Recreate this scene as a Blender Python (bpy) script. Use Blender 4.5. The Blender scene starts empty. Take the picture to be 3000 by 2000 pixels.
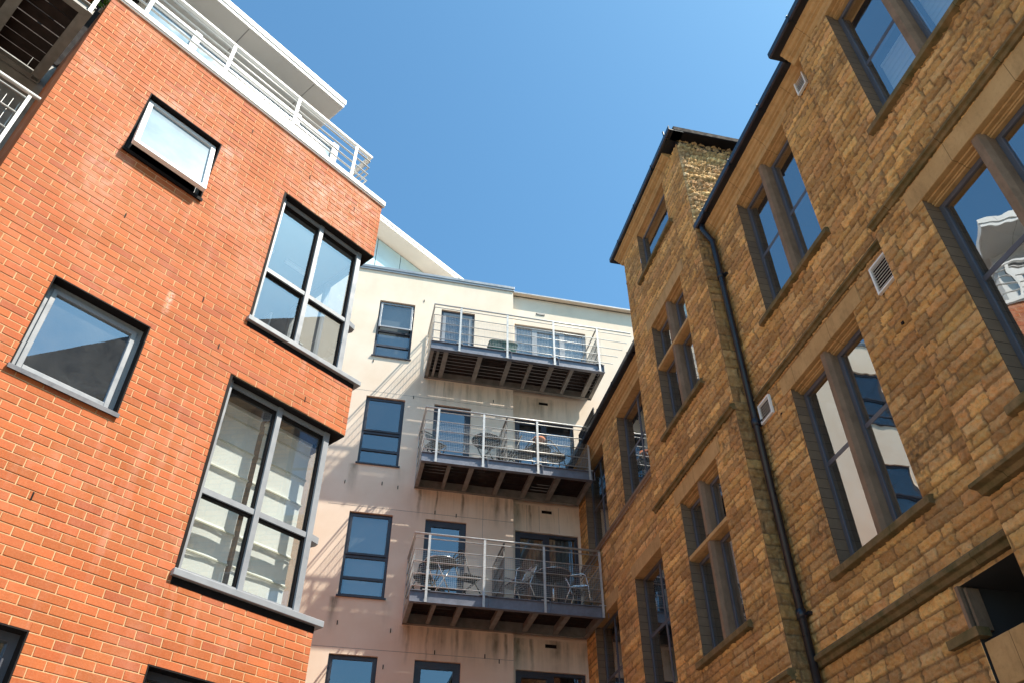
import bpy, math, random
import numpy as np
from mathutils import Vector, Matrix
R = math.radians
S = bpy.context.scene
COL = S.collection
rnd = random.Random(7)

# ------------------------------------------------------------------ camera
cam_d = bpy.data.cameras.new('camera')
cam = bpy.data.objects.new('camera', cam_d); COL.objects.link(cam)
cam_d.sensor_width = 36.0
cam_d.lens = 2335.0 / 3000.0 * 36.0
cam_d.clip_end = 500
cam.location = (0, 0, 1.6)
cam.rotation_euler = (R(90 + 40.3), 0, 0)
S.camera = cam

# ------------------------------------------------------------------ sky, sun, exposure
SUN_AZ, SUN_EL = 106.8, 56.2          # clockwise from +Y
w = bpy.data.worlds.new('World'); S.world = w; w.use_nodes = True
nt = w.node_tree; nt.nodes.clear()
sky = nt.nodes.new('ShaderNodeTexSky'); sky.sky_type = 'NISHITA'; sky.sun_disc = False
sky.sun_elevation = R(SUN_EL); sky.sun_rotation = R(SUN_AZ)
sky.air_density = 1.0; sky.dust_density = 1.5; sky.ozone_density = 1.8
bg = nt.nodes.new('ShaderNodeBackground'); bg.inputs[1].default_value = 0.128
wo = nt.nodes.new('ShaderNodeOutputWorld')
tn = nt.nodes.new('ShaderNodeMix'); tn.data_type = 'RGBA'; tn.blend_type = 'MULTIPLY'; tn.inputs['Factor'].default_value = 1.0
tn.inputs['B'].default_value = (0.60, 0.99, 1.06, 1)          # the deep polarised blue of the day
nt.links.new(sky.outputs[0], tn.inputs['A']); nt.links.new(tn.outputs['Result'], bg.inputs[0]); nt.links.new(bg.outputs[0], wo.inputs[0])
sd = bpy.data.lights.new('sun', 'SUN'); sd.energy = 5.0; sd.angle = R(0.5); sd.color = (1.0, 0.92, 0.80)
sun = bpy.data.objects.new('sun', sd); COL.objects.link(sun)
dv = Vector((math.sin(R(SUN_AZ)) * math.cos(R(SUN_EL)), math.cos(R(SUN_AZ)) * math.cos(R(SUN_EL)), math.sin(R(SUN_EL))))
sun.rotation_euler = dv.to_track_quat('Z', 'Y').to_euler()
sun.location = (12, -4, 30)
S.view_settings.view_transform = 'Standard'; S.view_settings.look = 'None'
S.view_settings.exposure = 0.9; S.view_settings.gamma = 1.0

# ------------------------------------------------------------------ materials
def srgb(r, g, b):
    f = lambda c: (c / 255 / 12.92) if c <= 10 else ((c / 255 + 0.055) / 1.055) ** 2.4
    return (f(r), f(g), f(b), 1)

class Mat:
    def __init__(s, name):
        s.m = bpy.data.materials.new(name); s.m.use_nodes = True
        s.t = s.m.node_tree; s.t.nodes.clear()
        s.out = s.t.nodes.new('ShaderNodeOutputMaterial')
        s._co = None
    def n(s, typ, **kw):
        x = s.t.nodes.new('ShaderNode' + typ)
        for k, v in kw.items():
            if k.startswith('i_'): x.inputs[k[2:].replace('_', ' ')].default_value = v
            else: setattr(x, k, v)
        return x
    def l(s, a, b): s.t.links.new(a, b)
    def co(s):
        if s._co is None: s._co = s.n('TexCoord').outputs['Object']
        return s._co
    def noise(s, scale, detail=4, rough=0.55, stretch=None):
        x = s.n('TexNoise'); x.inputs['Scale'].default_value = scale; x.inputs['Detail'].default_value = detail
        x.inputs['Roughness'].default_value = rough
        if stretch:
            mp = s.n('Mapping'); mp.inputs['Scale'].default_value = stretch
            s.l(s.co(), mp.inputs['Vector']); s.l(mp.outputs[0], x.inputs['Vector'])
        else: s.l(s.co(), x.inputs['Vector'])
        return x.outputs['Fac']
    def ramp(s, fac, a, b, ca=0.0, cb=1.0):
        x = s.n('MapRange'); x.inputs['From Min'].default_value = a; x.inputs['From Max'].default_value = b
        x.inputs['To Min'].default_value = ca; x.inputs['To Max'].default_value = cb
        s.l(fac, x.inputs['Value']); return x.outputs['Result']
    def math(s, op, a, b=None):
        x = s.n('Math', operation=op)
        for i, v in enumerate((a, b)):
            if v is None: continue
            if isinstance(v, (int, float)): x.inputs[i].default_value = v
            else: s.l(v, x.inputs[i])
        return x.outputs[0]
    def mix(s, fac, a, b, mode='MIX'):
        x = s.n('Mix', data_type='RGBA', blend_type=mode)
        for sk, v in ((x.inputs['Factor'], fac), (x.inputs['A'], a), (x.inputs['B'], b)):
            if isinstance(v, (int, float)): sk.default_value = v
            elif isinstance(v, tuple): sk.default_value = v if len(v) == 4 else v + (1,)
            else: s.l(v, sk)
        return x.outputs['Result']
    def bump(s, h, strength=0.5, dist=0.01):
        x = s.n('Bump'); x.inputs['Strength'].default_value = strength; x.inputs['Distance'].default_value = dist
        s.l(h, x.inputs['Height']); return x.outputs[0]
    def bsdf(s, color, rough=0.7, metal=0.0, spec=0.5, normal=None):
        b = s.n('BsdfPrincipled')
        for sk, v in ((b.inputs['Base Color'], color), (b.inputs['Roughness'], rough)):
            if isinstance(v, tuple): sk.default_value = v if len(v) == 4 else v + (1,)
            elif isinstance(v, (int, float)): sk.default_value = v
            else: s.l(v, sk)
        b.inputs['Metallic'].default_value = metal; b.inputs['Specular IOR Level'].default_value = spec
        if normal is not None: s.l(normal, b.inputs['Normal'])
        s.l(b.outputs[0], s.out.inputs[0]); return s.m
    def sep(s):
        x = s.n('SeparateXYZ'); s.l(s.co(), x.inputs[0]); return x.outputs

def simple(name, col, rough=0.6, metal=0.0, spec=0.5, var=0.25, scale=3.0, bump=0.0):
    m = Mat(name); col = tuple(col)[:3]
    lo = tuple(c * (1 - var) for c in col); hi = tuple(min(1, c * (1 + var)) for c in col)
    n1 = m.noise(scale, 6, 0.65)
    c = m.mix(m.ramp(n1, 0.3, 0.7), lo, hi)
    nb = m.bump(m.noise(scale * 25, 3), bump, 0.004) if bump else None
    return m.bsdf(c, m.ramp(m.noise(scale * 4, 4), 0.3, 0.7, max(0.05, rough - 0.1), min(1, rough + 0.1)), metal, spec, nb)

M = {}
def build_materials():
    # fired red brick: a tint per brick, firing mottling, pale salts
    m = Mat('red_brick'); a = m.n('Attribute', attribute_name='tint')
    n1 = m.noise(7, 6, 0.6, (1, 1, 1)); n2 = m.noise(60, 4, 0.6)
    c = m.mix(m.ramp(n1, 0.3, 0.72, 0.0, 0.4), a.outputs['Color'], (0.30, 0.085, 0.030))
    c = m.mix(m.ramp(n2, 0.45, 0.8, 0, 0.30), c, (0.62, 0.26, 0.12))
    z = m.sep()['Z']
    salt = m.math('MULTIPLY', m.ramp(m.noise(1.1, 5, 0.6, (1.0, 1, 0.7)), 0.47, 0.68), m.ramp(m.noise(9, 4, 0.6), 0.38, 0.62))
    salt = m.math('MULTIPLY', salt, m.ramp(z, 6.8, 10.0, 0.22, 0.85))
    spx = m.sep()
    run = m.math('MULTIPLY', m.ramp(m.math('ABSOLUTE', m.math('SUBTRACT', spx['X'], -2.31)), 0.045, 0.01), m.math('MULTIPLY', m.ramp(z, 7.12, 7.06), m.ramp(z, 6.72, 7.05)))
    wash = m.math('MULTIPLY', m.ramp(m.noise(6.0, 5, 0.65, (1, 1, 0.10)), 0.52, 0.72), m.ramp(m.noise(0.8, 3, 0.5), 0.45, 0.65, 0.0, 0.35))
    salt = m.math('MAXIMUM', m.math('MAXIMUM', salt, wash), m.math('MULTIPLY', run, m.ramp(m.noise(30, 3), 0.35, 0.55)))
    c = m.mix(salt, c, (0.78, 0.52, 0.42))
    c = m.mix(m.ramp(m.noise(0.9, 5, 0.6), 0.5, 0.75, 0, 0.25), c, (0.31, 0.085, 0.036))
    c = m.mix(m.ramp(m.noise(2.3, 6, 0.65), 0.48, 0.75, 0, 0.35), c, (0.60, 0.20, 0.095))
    M['brick'] = m.bsdf(c, 0.8, 0, 0.3, m.bump(m.noise(90, 4), 0.35, 0.003))
    m = Mat('mortar'); n1 = m.noise(14, 5)
    c = m.mix(m.ramp(n1, 0.3, 0.7), (0.52, 0.29, 0.14), (0.68, 0.44, 0.25))
    M['mortar'] = m.bsdf(c, 0.9, 0, 0.2, m.bump(m.noise(120, 3), 0.4, 0.003))
    # painted render with rain streaks that run down from ledges and decks
    m = Mat('cream_render'); sp = m.sep()
    base = m.mix(m.ramp(m.noise(1.3, 6, 0.6), 0.3, 0.7), (0.77, 0.615, 0.47), (0.84, 0.71, 0.575))
    streak = m.math('MULTIPLY', m.ramp(m.noise(4.2, 4, 0.6, (1.0, 1.0, 0.10)), 0.46, 0.72), m.ramp(m.noise(1.7, 4, 0.6), 0.38, 0.62, 0.15, 1.0))
    fine = m.ramp(m.noise(22, 4, 0.6, (1.0, 1.0, 0.05)), 0.48, 0.66)
    band = None
    for zb in (7.12, 9.97, 12.83):
        d = m.math('SUBTRACT', zb, sp['Z'])
        b = m.math('MULTIPLY', m.ramp(d, 0.0, 0.03), m.ramp(d, 0.75, 0.25))
        band = b if band is None else m.math('MAXIMUM', band, b)
    band = m.math('MULTIPLY', band, m.math('MULTIPLY', m.ramp(sp['X'], -2.25, -2.0), m.ramp(sp['X'], 1.9, 1.6)))
    top = m.math('MULTIPLY', m.ramp(m.math('SUBTRACT', 16.15, sp['Z']), 1.3, 0.1), 0.55)
    soft = m.ramp(m.noise(2.4, 5, 0.6, (1.0, 1.0, 0.25)), 0.46, 0.72)
    st = m.math('MULTIPLY', m.math('ADD', m.math('MULTIPLY', streak, 0.75), m.math('MULTIPLY', fine, 0.12)), band)
    run = None
    for xs, wd in ((-1.05, .05), (-.32, .10), (-.12, .05), (.16, .10), (.42, .05), (-1.95, .05), (-1.6, .03)):
        t = m.ramp(m.math('ABSOLUTE', m.math('SUBTRACT', m.math('ADD', sp['X'], m.math('MULTIPLY', m.math('SUBTRACT', m.noise(3.0, 3), 0.5), 0.10)), xs)), wd, wd * .2)
        run = t if run is None else m.math('MAXIMUM', run, t)
    run = m.math('MULTIPLY', m.math('MULTIPLY', run, band), m.math('MULTIPLY', m.ramp(sp['Z'], 12.1, 11.0, .35, .7), m.ramp(m.noise(7, 4, 0.6, (1, 1, .3)), .32, .6, .35, 1.0)))
    st = m.math('MINIMUM', m.math('MAXIMUM', m.math('MULTIPLY', st, 1.0), run), 0.85)
    c = m.mix(st, base, (0.060, 0.055, 0.032))
    c = m.mix(m.math('MULTIPLY', m.math('MULTIPLY', soft, 0.40), top), c, (0.30, 0.27, 0.22))
    # stain tails under the sill ends of the left window column
    tail = None
    for xs in (-3.36, -2.40):
        for zs in (7.55, 10.40):
            dx = m.math('ABSOLUTE', m.math('SUBTRACT', sp['X'], xs)); dz = m.math('SUBTRACT', zs, sp['Z'])
            t = m.math('MULTIPLY', m.ramp(dx, 0.13, 0.02), m.math('MULTIPLY', m.ramp(dz, 0.0, 0.03), m.ramp(dz, 0.75, 0.05)))
            if xs > -3: t = m.math('MULTIPLY', t, 0.25)
            tail = t if tail is None else m.math('MAXIMUM', tail, t)
    c = m.mix(m.math('MULTIPLY', m.math('MULTIPLY', tail, 0.75), m.ramp(m.noise(9, 4, 0.6, (1, 1, 0.2)), 0.3, 0.62)), c, (0.035, 0.04, 0.022))
    M['cream'] = m.bsdf(c, 0.85, 0, 0.25, m.bump(m.noise(160, 3), 0.25, 0.003))
    # rock-faced sandstone: tint per stone
    m = Mat('rock_faced_sandstone'); a = m.n('Attribute', attribute_name='tint')
    n1 = m.noise(11, 6, 0.65); n2 = m.noise(2.2, 4, 0.6)
    c = m.mix(m.ramp(n1, 0.35, 0.75, 0, 0.42), a.outputs['Color'], (0.34, 0.19, 0.08))
    c = m.mix(m.ramp(m.noise(34, 4, 0.6), 0.50, 0.75, 0, 0.40), c, (0.66, 0.44, 0.23))
    c = m.mix(m.ramp(n2, 0.52, 0.75, 0, 0.55), c, (0.30, 0.18, 0.085))
    c = m.mix(m.ramp(m.noise(5, 5, 0.65), 0.56, 0.72, 0, 0.45), c, (0.62, 0.35, 0.10))
    c = m.mix(m.ramp(m.noise(42, 5, 0.7), 0.54, 0.70, 0, 0.42), c, (0.17, 0.10, 0.045))
    c = m.mix(m.math('MULTIPLY', m.ramp(m.noise(1.0, 5, 0.6), 0.50, 0.72), m.ramp(m.noise(16, 4, 0.6), 0.35, 0.62)), c, (0.17, 0.105, 0.055))
    M['stone'] = m.bsdf(c, 0.88, 0, 0.2, m.bump(m.noise(75, 6, 0.7), 0.9, 0.014))
    # sawn sandstone dressings
    def sawn(name, lo, hi, moss=0.0):
        m = Mat(name)
        c = m.mix(m.ramp(m.noise(3.2, 6, 0.6), 0.3, 0.7), lo, hi)
        c = m.mix(m.ramp(m.noise(28, 4, 0.6), 0.52, 0.8, 0, 0.3), c, tuple(v * 0.55 for v in lo))
        fx = m.math('FRACT', m.math('MULTIPLY', m.math('ADD', m.sep()['X'], 0.31), 1.27))
        c = m.mix(m.math('MULTIPLY', m.ramp(fx, 0.010, 0.006), 0.75), c, tuple(v * 0.25 for v in lo))
        c = m.mix(m.math('MULTIPLY', m.ramp(m.noise(7, 5, 0.7, (1, 1, 0.35)), 0.50, 0.72), 0.5), c, tuple(v * 0.45 for v in lo))
        if moss:
            c = m.mix(m.math('MULTIPLY', m.ramp(m.noise(6, 6, 0.7), 0.38, 0.66), moss), c, (0.055, 0.060, 0.022))
        return m.bsdf(c, 0.85, 0, 0.2, m.bump(m.noise(60, 4), 0.3, 0.004))
    M['dress'] = sawn('sawn_sandstone', (0.43, 0.258, 0.108), (0.54, 0.335, 0.150))
    M['ledge'] = sawn('weathered_ledge_stone', (0.17, 0.108, 0.052), (0.28, 0.18, 0.082), 0.75)
    m = Mat('jamb_stone'); 
    bt = m.n('TexBrick'); sp = m.sep(); cb = m.n('CombineXYZ')
    m.l(m.math('ADD', sp['Y'], m.math('MULTIPLY', sp['X'], 0.0)), cb.inputs[0]); m.l(sp['Z'], cb.inputs[1]); m.l(cb.outputs[0], bt.inputs['Vector'])
    bt.inputs['Scale'].default_value = 1; bt.inputs['Brick Width'].default_value = 0.9; bt.inputs['Row Height'].default_value = 0.118
    bt.inputs['Mortar Size'].default_value = 0.004
    bt.inputs['Color1'].default_value = (0.215, 0.145, 0.092, 1); bt.inputs['Color2'].default_value = (0.155, 0.11, 0.078, 1); bt.inputs['Mortar'].default_value = (0.06, 0.042, 0.03, 1)
    c = m.mix(m.ramp(m.noise(9, 5), 0.35, 0.7, 0, 0.4), bt.outputs['Color'], (0.11, 0.075, 0.05))
    M['jamb'] = m.bsdf(c, 0.85, 0, 0.2, m.bump(m.noise(60, 4), 0.3, 0.004))
    M['mullion'] = sawn('brown_mullion_stone', (0.19, 0.125, 0.082), (0.27, 0.18, 0.12))
    M['slate'] = simple('slate', (0.06, 0.065, 0.075), 0.5, 0, 0.5, 0.35, 5, 0.3)
    M['alu'] = simple('light_grey_frame', (0.27, 0.285, 0.31), 0.35, 0.0, 0.5, 0.08, 2)
    M['alu_white'] = simple('white_frame', (0.74, 0.75, 0.76), 0.35, 0.0, 0.5, 0.06, 2)
    M['dark'] = simple('charcoal_frame', (0.036, 0.038, 0.052), 0.4, 0, 0.5, 0.2, 3)
    M['slatefr'] = simple('slate_grey_frame', (0.085, 0.088, 0.108), 0.4, 0, 0.5, 0.15, 3)
    M['black'] = simple('black_lining', (0.014, 0.011, 0.011), 0.8, 0, 0.15, 0.3, 3)
    M['gutter'] = simple('black_gutter_paint', (0.012, 0.013, 0.020), 0.35, 0, 0.5, 0.3, 3, 0.2)
    M['white'] = simple('white_paint', (0.80, 0.79, 0.76), 0.5, 0, 0.5, 0.05, 1.5)
    M['soffit'] = simple('pale_soffit_board', (0.62, 0.59, 0.55), 0.6, 0, 0.4, 0.08, 0.7)
    M['cap'] = simple('grey_metal_capping', (0.30, 0.32, 0.34), 0.4, 0.3, 0.5, 0.12, 2)
    M['galv'] = simple('galvanised_steel', (0.50, 0.49, 0.47), 0.42, 0.35, 0.5, 0.15, 12)
    M['beam'] = simple('grey_painted_steel', (0.155, 0.165, 0.20), 0.45, 0.2, 0.5, 0.25, 6, 0.15)
    M['joist'] = simple('dull_galvanised_joist', (0.25, 0.235, 0.215), 0.6, 0.2, 0.4, 0.25, 6)
    M['deck'] = simple('dark_decking', (0.032, 0.021, 0.018), 0.8, 0, 0.3, 0.4, 9, 0.3)
    M['chrome'] = simple('polished_aluminium', (0.72, 0.72, 0.72), 0.22, 0.9, 0.5, 0.05, 4)
    M['blackmetal'] = simple('black_metal', (0.016, 0.016, 0.018), 0.4, 0.2, 0.5, 0.2, 5)
    M['brownplastic'] = simple('dark_brown_tabletop', (0.055, 0.036, 0.030), 0.4, 0, 0.5, 0.2, 5)
    M['green'] = simple('dark_green_plastic', (0.012, 0.085, 0.055), 0.4, 0, 0.5, 0.15, 4)
    M['terra'] = simple('terracotta', (0.50, 0.17, 0.075), 0.8, 0, 0.3, 0.2, 6)
    M['leaf'] = simple('leaf_green', (0.06, 0.15, 0.025), 0.6, 0, 0.4, 0.4, 20)
    M['soil'] = simple('soil', (0.03, 0.02, 0.014), 0.95, 0, 0.1, 0.3, 20)
    M['blind'] = simple('blind_fabric', (0.84, 0.87, 0.84), 0.85, 0, 0.2, 0.04, 3)
    M['blindedge'] = simple('blind_batten', (0.50, 0.50, 0.40), 0.8, 0, 0.2, 0.1, 3)
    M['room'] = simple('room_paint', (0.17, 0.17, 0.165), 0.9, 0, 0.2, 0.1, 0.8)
    M['roomdark'] = simple('unlit_room_paint', (0.05, 0.05, 0.052), 0.9, 0, 0.2, 0.1, 0.8)  # darker copy of the room paint; the rooms' dimness is in the colour
    M['white_strip'] = simple('white_batten', (0.85, 0.86, 0.85), 0.4, 0, 0.5, 0.02, 2)
    M['panelglass'] = simple('pale_blue_panel', (0.42, 0.56, 0.60), 0.18, 0, 0.6, 0.06, 0.8)
    M['bluepanel'] = simple('deep_blue_panel', (0.05, 0.12, 0.22), 0.15, 0, 0.6, 0.06, 0.8)
    M['screen'] = simple('pale_screen_glass', (0.15, 0.23, 0.31), 0.15, 0, 0.6, 0.05, 0.8)
    M['paving'] = simple('paving', (0.42, 0.355, 0.28), 0.85, 0, 0.3, 0.2, 1.0)
    # thin window glass: fresnel mirror over a tinted see-through sheet, slightly wavy
    def glass(name, tint, wave, wscale, gain, dirt, gcol=(0.95, 0.97, 1.0)):
        m = Mat(name)
        nb = m.bump(m.noise(wscale, 2, 0.4), wave, 0.02)
        tr = m.n('BsdfTransparent'); tr.inputs[0].default_value = tint + (1,)
        gl = m.n('BsdfGlossy'); gl.inputs['Roughness'].default_value = 0.008; gl.inputs[0].default_value = gcol + (1,)
        m.l(nb, gl.inputs['Normal'])
        geo = m.n('NewGeometry'); dt = m.n('VectorMath', operation='DOT_PRODUCT')
        m.l(geo.outputs['Normal'], dt.inputs[0]); m.l(geo.outputs['Incoming'], dt.inputs[1])
        c5 = m.math('POWER', m.math('SUBTRACT', 1.0, m.math('ABSOLUTE', dt.outputs['Value'])), 5.0)
        f = m.math('ADD', m.math('MULTIPLY', c5, 1.0 - gain), gain)
        mx = m.n('MixShader'); m.l(f, mx.inputs[0]); m.l(tr.outputs[0], mx.inputs[1]); m.l(gl.outputs[0], mx.inputs[2])
        df = m.n('BsdfDiffuse'); df.inputs[0].default_value = (0.6, 0.6, 0.58, 1)
        d = m.math('MULTIPLY', m.ramp(m.noise(3.5, 8, 0.75), 0.30, 0.8, 0.25, 1.0), dirt)
        m2 = m.n('MixShader'); m.l(d, m2.inputs[0]); m.l(mx.outputs[0], m2.inputs[1]); m.l(df.outputs[0], m2.inputs[2])
        m.l(m2.outputs[0], m.out.inputs[0]); return m.m
    M['glass_red'] = glass('clear_dusty_glass', (0.93, 0.95, 0.94), 0.02, 1.5, 0.25, 0.10, (0.72, 0.83, 1.0))
    M['glass_cream'] = glass('clear_glass', (0.75, 0.82, 0.84), 0.03, 1.5, 0.20, 0.03)
    M['glass_stone'] = glass('wavy_old_glass', (0.72, 0.76, 0.78), 0.10, 2.2, 0.42, 0.01)
    m = Mat('frosted_glass'); M['frost'] = m.bsdf(m.mix(m.ramp(m.noise(2.5, 6, .6), .35, .7), (0.13, 0.20, 0.26), (0.22, 0.31, 0.37)), 0.18, 0, 0.9)
build_materials()

# ------------------------------------------------------------------ mesh helpers
class MB:
    def __init__(s): s.v = []; s.f = []; s.mi = []; s.tint = []
    def quad(s, a, b, c, d, mi=0):
        i = len(s.v); s.v += [a, b, c, d]; s.f.append((i, i + 1, i + 2, i + 3)); s.mi.append(mi); return s
    def box(s, x0, x1, y0, y1, z0, z1, mi=0):
        if x0 > x1: x0, x1 = x1, x0
        if y0 > y1: y0, y1 = y1, y0
        if z0 > z1: z0, z1 = z1, z0
        i = len(s.v)
        s.v += [(x0, y0, z0), (x1, y0, z0), (x1, y1, z0), (x0, y1, z0), (x0, y0, z1), (x1, y0, z1), (x1, y1, z1), (x0, y1, z1)]
        for q in ((0, 3, 2, 1), (4, 5, 6, 7), (0, 1, 5, 4), (1, 2, 6, 5), (2, 3, 7, 6), (3, 0, 4, 7)):
            s.f.append(tuple(i + k for k in q)); s.mi.append(mi)
        return s
    def prism(s, pts, axis, a0, a1, mi=0):
        """extrude a 2-D outline along an axis; pts in the other two axes' order"""
        n = len(pts); i = len(s.v)
        def mk(p, a): return {'x': (a, p[0], p[1]), 'y': (p[0], a, p[1]), 'z': (p[0], p[1], a)}[axis]
        s.v += [mk(p, a0) for p in pts] + [mk(p, a1) for p in pts]
        for k in range(n):
            j = (k + 1) % n; s.f.append((i + k, i + j, i + n + j, i + n + k)); s.mi.append(mi)
        s.f.append(tuple(i + k for k in range(n - 1, -1, -1))); s.mi.append(mi)
        s.f.append(tuple(i + n + k for k in range(n))); s.mi.append(mi)
        return s
    def tube(s, pts, r, seg=8, mi=0):
        P = [Vector(p) for p in pts]; i0 = len(s.v); n = len(P); up = None
        for k in range(n):
            d = ((P[min(k + 1, n - 1)] - P[k]).normalized() + (P[k] - P[max(k - 1, 0)]).normalized()).normalized() if 0 < k < n - 1 else (P[min(k + 1, n - 1)] - P[max(k - 1, 0)]).normalized()
            if up is None:
                up = Vector((0, 0, 1)) if abs(d.z) < 0.9 else Vector((1, 0, 0))
            a = d.cross(up)
            if a.length < 1e-4: a = d.cross(Vector((0.3, 1, 0.1)))
            a.normalize(); b = a.cross(d).normalized(); up = b
            for j in range(seg):
                t = 2 * math.pi * j / seg
                s.v.append(tuple(P[k] + a * (r * math.cos(t)) + b * (r * math.sin(t))))
        for k in range(n - 1):
            for j in range(seg):
                j2 = (j + 1) % seg
                s.f.append((i0 + k * seg + j, i0 + k * seg + j2, i0 + (k + 1) * seg + j2, i0 + (k + 1) * seg + j)); s.mi.append(mi)
        s.f.append(tuple(i0 + j for j in range(seg - 1, -1, -1))); s.mi.append(mi)
        s.f.append(tuple(i0 + (n - 1) * seg + j for j in range(seg))); s.mi.append(mi)
        return s
    def lathe(s, prof, cx, cy, seg=24, mi=0):
        i0 = len(s.v); n = len(prof)
        for r_, z in prof:
            for j in range(seg):
                t = 2 * math.pi * j / seg; s.v.append((cx + r_ * math.cos(t), cy + r_ * math.sin(t), z))
        for k in range(n - 1):
            for j in range(seg):
                j2 = (j + 1) % seg
                s.f.append((i0 + k * seg + j, i0 + k * seg + j2, i0 + (k + 1) * seg + j2, i0 + (k + 1) * seg + j)); s.mi.append(mi)
        s.f.append(tuple(i0 + j for j in range(seg - 1, -1, -1))); s.mi.append(mi)
        s.f.append(tuple(i0 + (n - 1) * seg + j for j in range(seg))); s.mi.append(mi)
        return s
    def build(s, name, mats, parent=None, smooth=False, bevel=0.0):
        me = bpy.data.meshes.new(name); me.from_pydata(s.v, [], s.f)
        if not isinstance(mats, (list, tuple)): mats = [mats]
        for m_ in mats: me.materials.append(M[m_] if isinstance(m_, str) else m_)
        me.polygons.foreach_set('material_index', s.mi)
        if smooth: me.polygons.foreach_set('use_smooth', [True] * len(me.polygons))
        if s.tint:
            at = me.attributes.new('tint', 'FLOAT_COLOR', 'POINT')
            at.data.foreach_set('color', np.array(s.tint, dtype=np.float32).ravel())
        me.update()
        o = bpy.data.objects.new(name, me); COL.objects.link(o); o.parent = parent
        if bevel:
            b = o.modifiers.new('bevel', 'BEVEL'); b.width = bevel; b.segments = 2; b.limit_method = 'ANGLE'
        return o

def tag(o, label, cat, group=None, kind=None):
    if kind: o['kind'] = kind
    if label: o['label'] = label
    if cat: o['category'] = cat
    if group: o['group'] = group
    return o
def empty(name, loc, rz, label=None, cat=None, group=None):
    o = bpy.data.objects.new(name, None); COL.objects.link(o); o.location = loc; o.rotation_euler = (0, 0, rz)
    o.empty_display_size = 0.3
    return tag(o, label, cat, group) if label else o

def holes_plane(mb, x0, x1, z0, z1, holes, put, mi=0):
    xs = sorted(set([x0, x1] + [min(max(v, x0), x1) for h in holes for v in h[:2]]))
    zs = sorted(set([z0, z1] + [min(max(v, z0), z1) for h in holes for v in h[2:]]))
    for i in range(len(xs) - 1):
        for j in range(len(zs) - 1):
            cx, cz = (xs[i] + xs[i + 1]) / 2, (zs[j] + zs[j + 1]) / 2
            if any(h[0] < cx < h[1] and h[2] < cz < h[3] for h in holes): continue
            mb.quad(put(xs[i], zs[j]), put(xs[i + 1], zs[j]), put(xs[i + 1], zs[j + 1]), put(xs[i], zs[j + 1]), mi)
def reveal(mb, h, ya, yb, mi=0, sides='lrtb'):
    x0, x1, z0, z1 = h
    if 'l' in sides: mb.quad((x0, ya, z0), (x0, yb, z0), (x0, yb, z1), (x0, ya, z1), mi)
    if 'r' in sides: mb.quad((x1, ya, z0), (x1, yb, z0), (x1, yb, z1), (x1, ya, z1), mi)
    if 't' in sides: mb.quad((x0, ya, z1), (x1, ya, z1), (x1, yb, z1), (x0, yb, z1), mi)
    if 'b' in sides: mb.quad((x0, ya, z0), (x1, ya, z0), (x1, yb, z0), (x0, yb, z0), mi)

def room(parent, x0, x1, y0, y1, z0, z1, op, mat='room'):
    """open-fronted interior box behind an opening op=(x0,x1,z0,z1)"""
    mb = MB()
    mb.quad((x0, y1, z0), (x1, y1, z0), (x1, y1, z1), (x0, y1, z1))
    reveal(mb, (x0, x1, z0, z1), y0, y1)
    holes_plane(mb, x0, x1, z0, z1, [op], lambda x, z: (x, y0, z))
    return mb.build('interior', mat, parent)

def frame_mb(x0, x1, z0, z1, y0, y1, fw, vb=(), hb=(), bw=None, mb=None, mi=0):
    mb = mb or MB(); bw = bw or fw
    mb.box(x0, x0 + fw, y0, y1, z0, z1, mi); mb.box(x1 - fw, x1, y0, y1, z0, z1, mi)
    mb.box(x0 + fw, x1 - fw, y0, y1, z0, z0 + fw, mi); mb.box(x0 + fw, x1 - fw, y0, y1, z1 - fw, z1, mi)
    xs = [x0 + fw]
    for v in vb:
        mb.box(v - bw / 2, v + bw / 2, y0 + .004, y1 - .004, z0 + fw, z1 - fw, mi); xs += [v - bw / 2, v + bw / 2]
    xs.append(x1 - fw)
    for h in hb:
        for k in range(0, len(xs), 2): mb.box(xs[k], xs[k + 1], y0 + .008, y1 - .008, h - bw / 2, h + bw / 2, mi)
    return mb
def pane(parent, x0, x1, z0, z1, y, mat):
    return MB().quad((x0, y, z0), (x1, y, z0), (x1, y, z1), (x0, y, z1)).build('pane', mat, parent)

# ------------------------------------------------------------------ the ground
tag(MB().quad((-60, -60, 0), (60, -60, 0), (60, 60, 0), (-60, 60, 0)).build('ground', 'paving'), None, None, kind='structure')

# =================================================================== RED BRICK BUILDING
# local x along the facade (away from the camera), y into the building, z up
red = empty('red_brick_building', (-1.8654, 7.4706, 0), math.atan2(math.cos(R(40.7)), math.sin(R(40.7))),
            'bright red brick apartment block with corner windows and a white railed roof terrace', 'building')
XL = -4.08
H_W1 = (-3.29, -2.38, 8.41, 9.44); H_W2 = (-3.30, -2.38, 5.55, 6.58)
H_C1 = (-1.47, 0.001, 7.22, 9.43); H_C2 = (-1.49, 0.001, 4.36, 6.56)
H_L1 = (-3.40, -2.40, 1.9, 3.70); H_L2 = (-1.48, -0.45, 1.9, 3.70)
RH = [H_W1, H_W2, H_C1, H_C2, H_L1, H_L2]
def rect_sub(rects, h):
    out = []
    for (a, b, c, d) in rects:
        if h[1] <= a or h[0] >= b or h[3] <= c or h[2] >= d: out.append((a, b, c, d)); continue
        if h[0] > a: out.append((a, h[0], c, d))
        if h[1] < b: out.append((h[1], b, c, d))
        m0, m1 = max(a, h[0]), min(b, h[1])
        if h[2] > c: out.append((m0, m1, c, h[2]))
        if h[3] < d: out.append((m0, m1, h[3], d))
    return out
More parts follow.
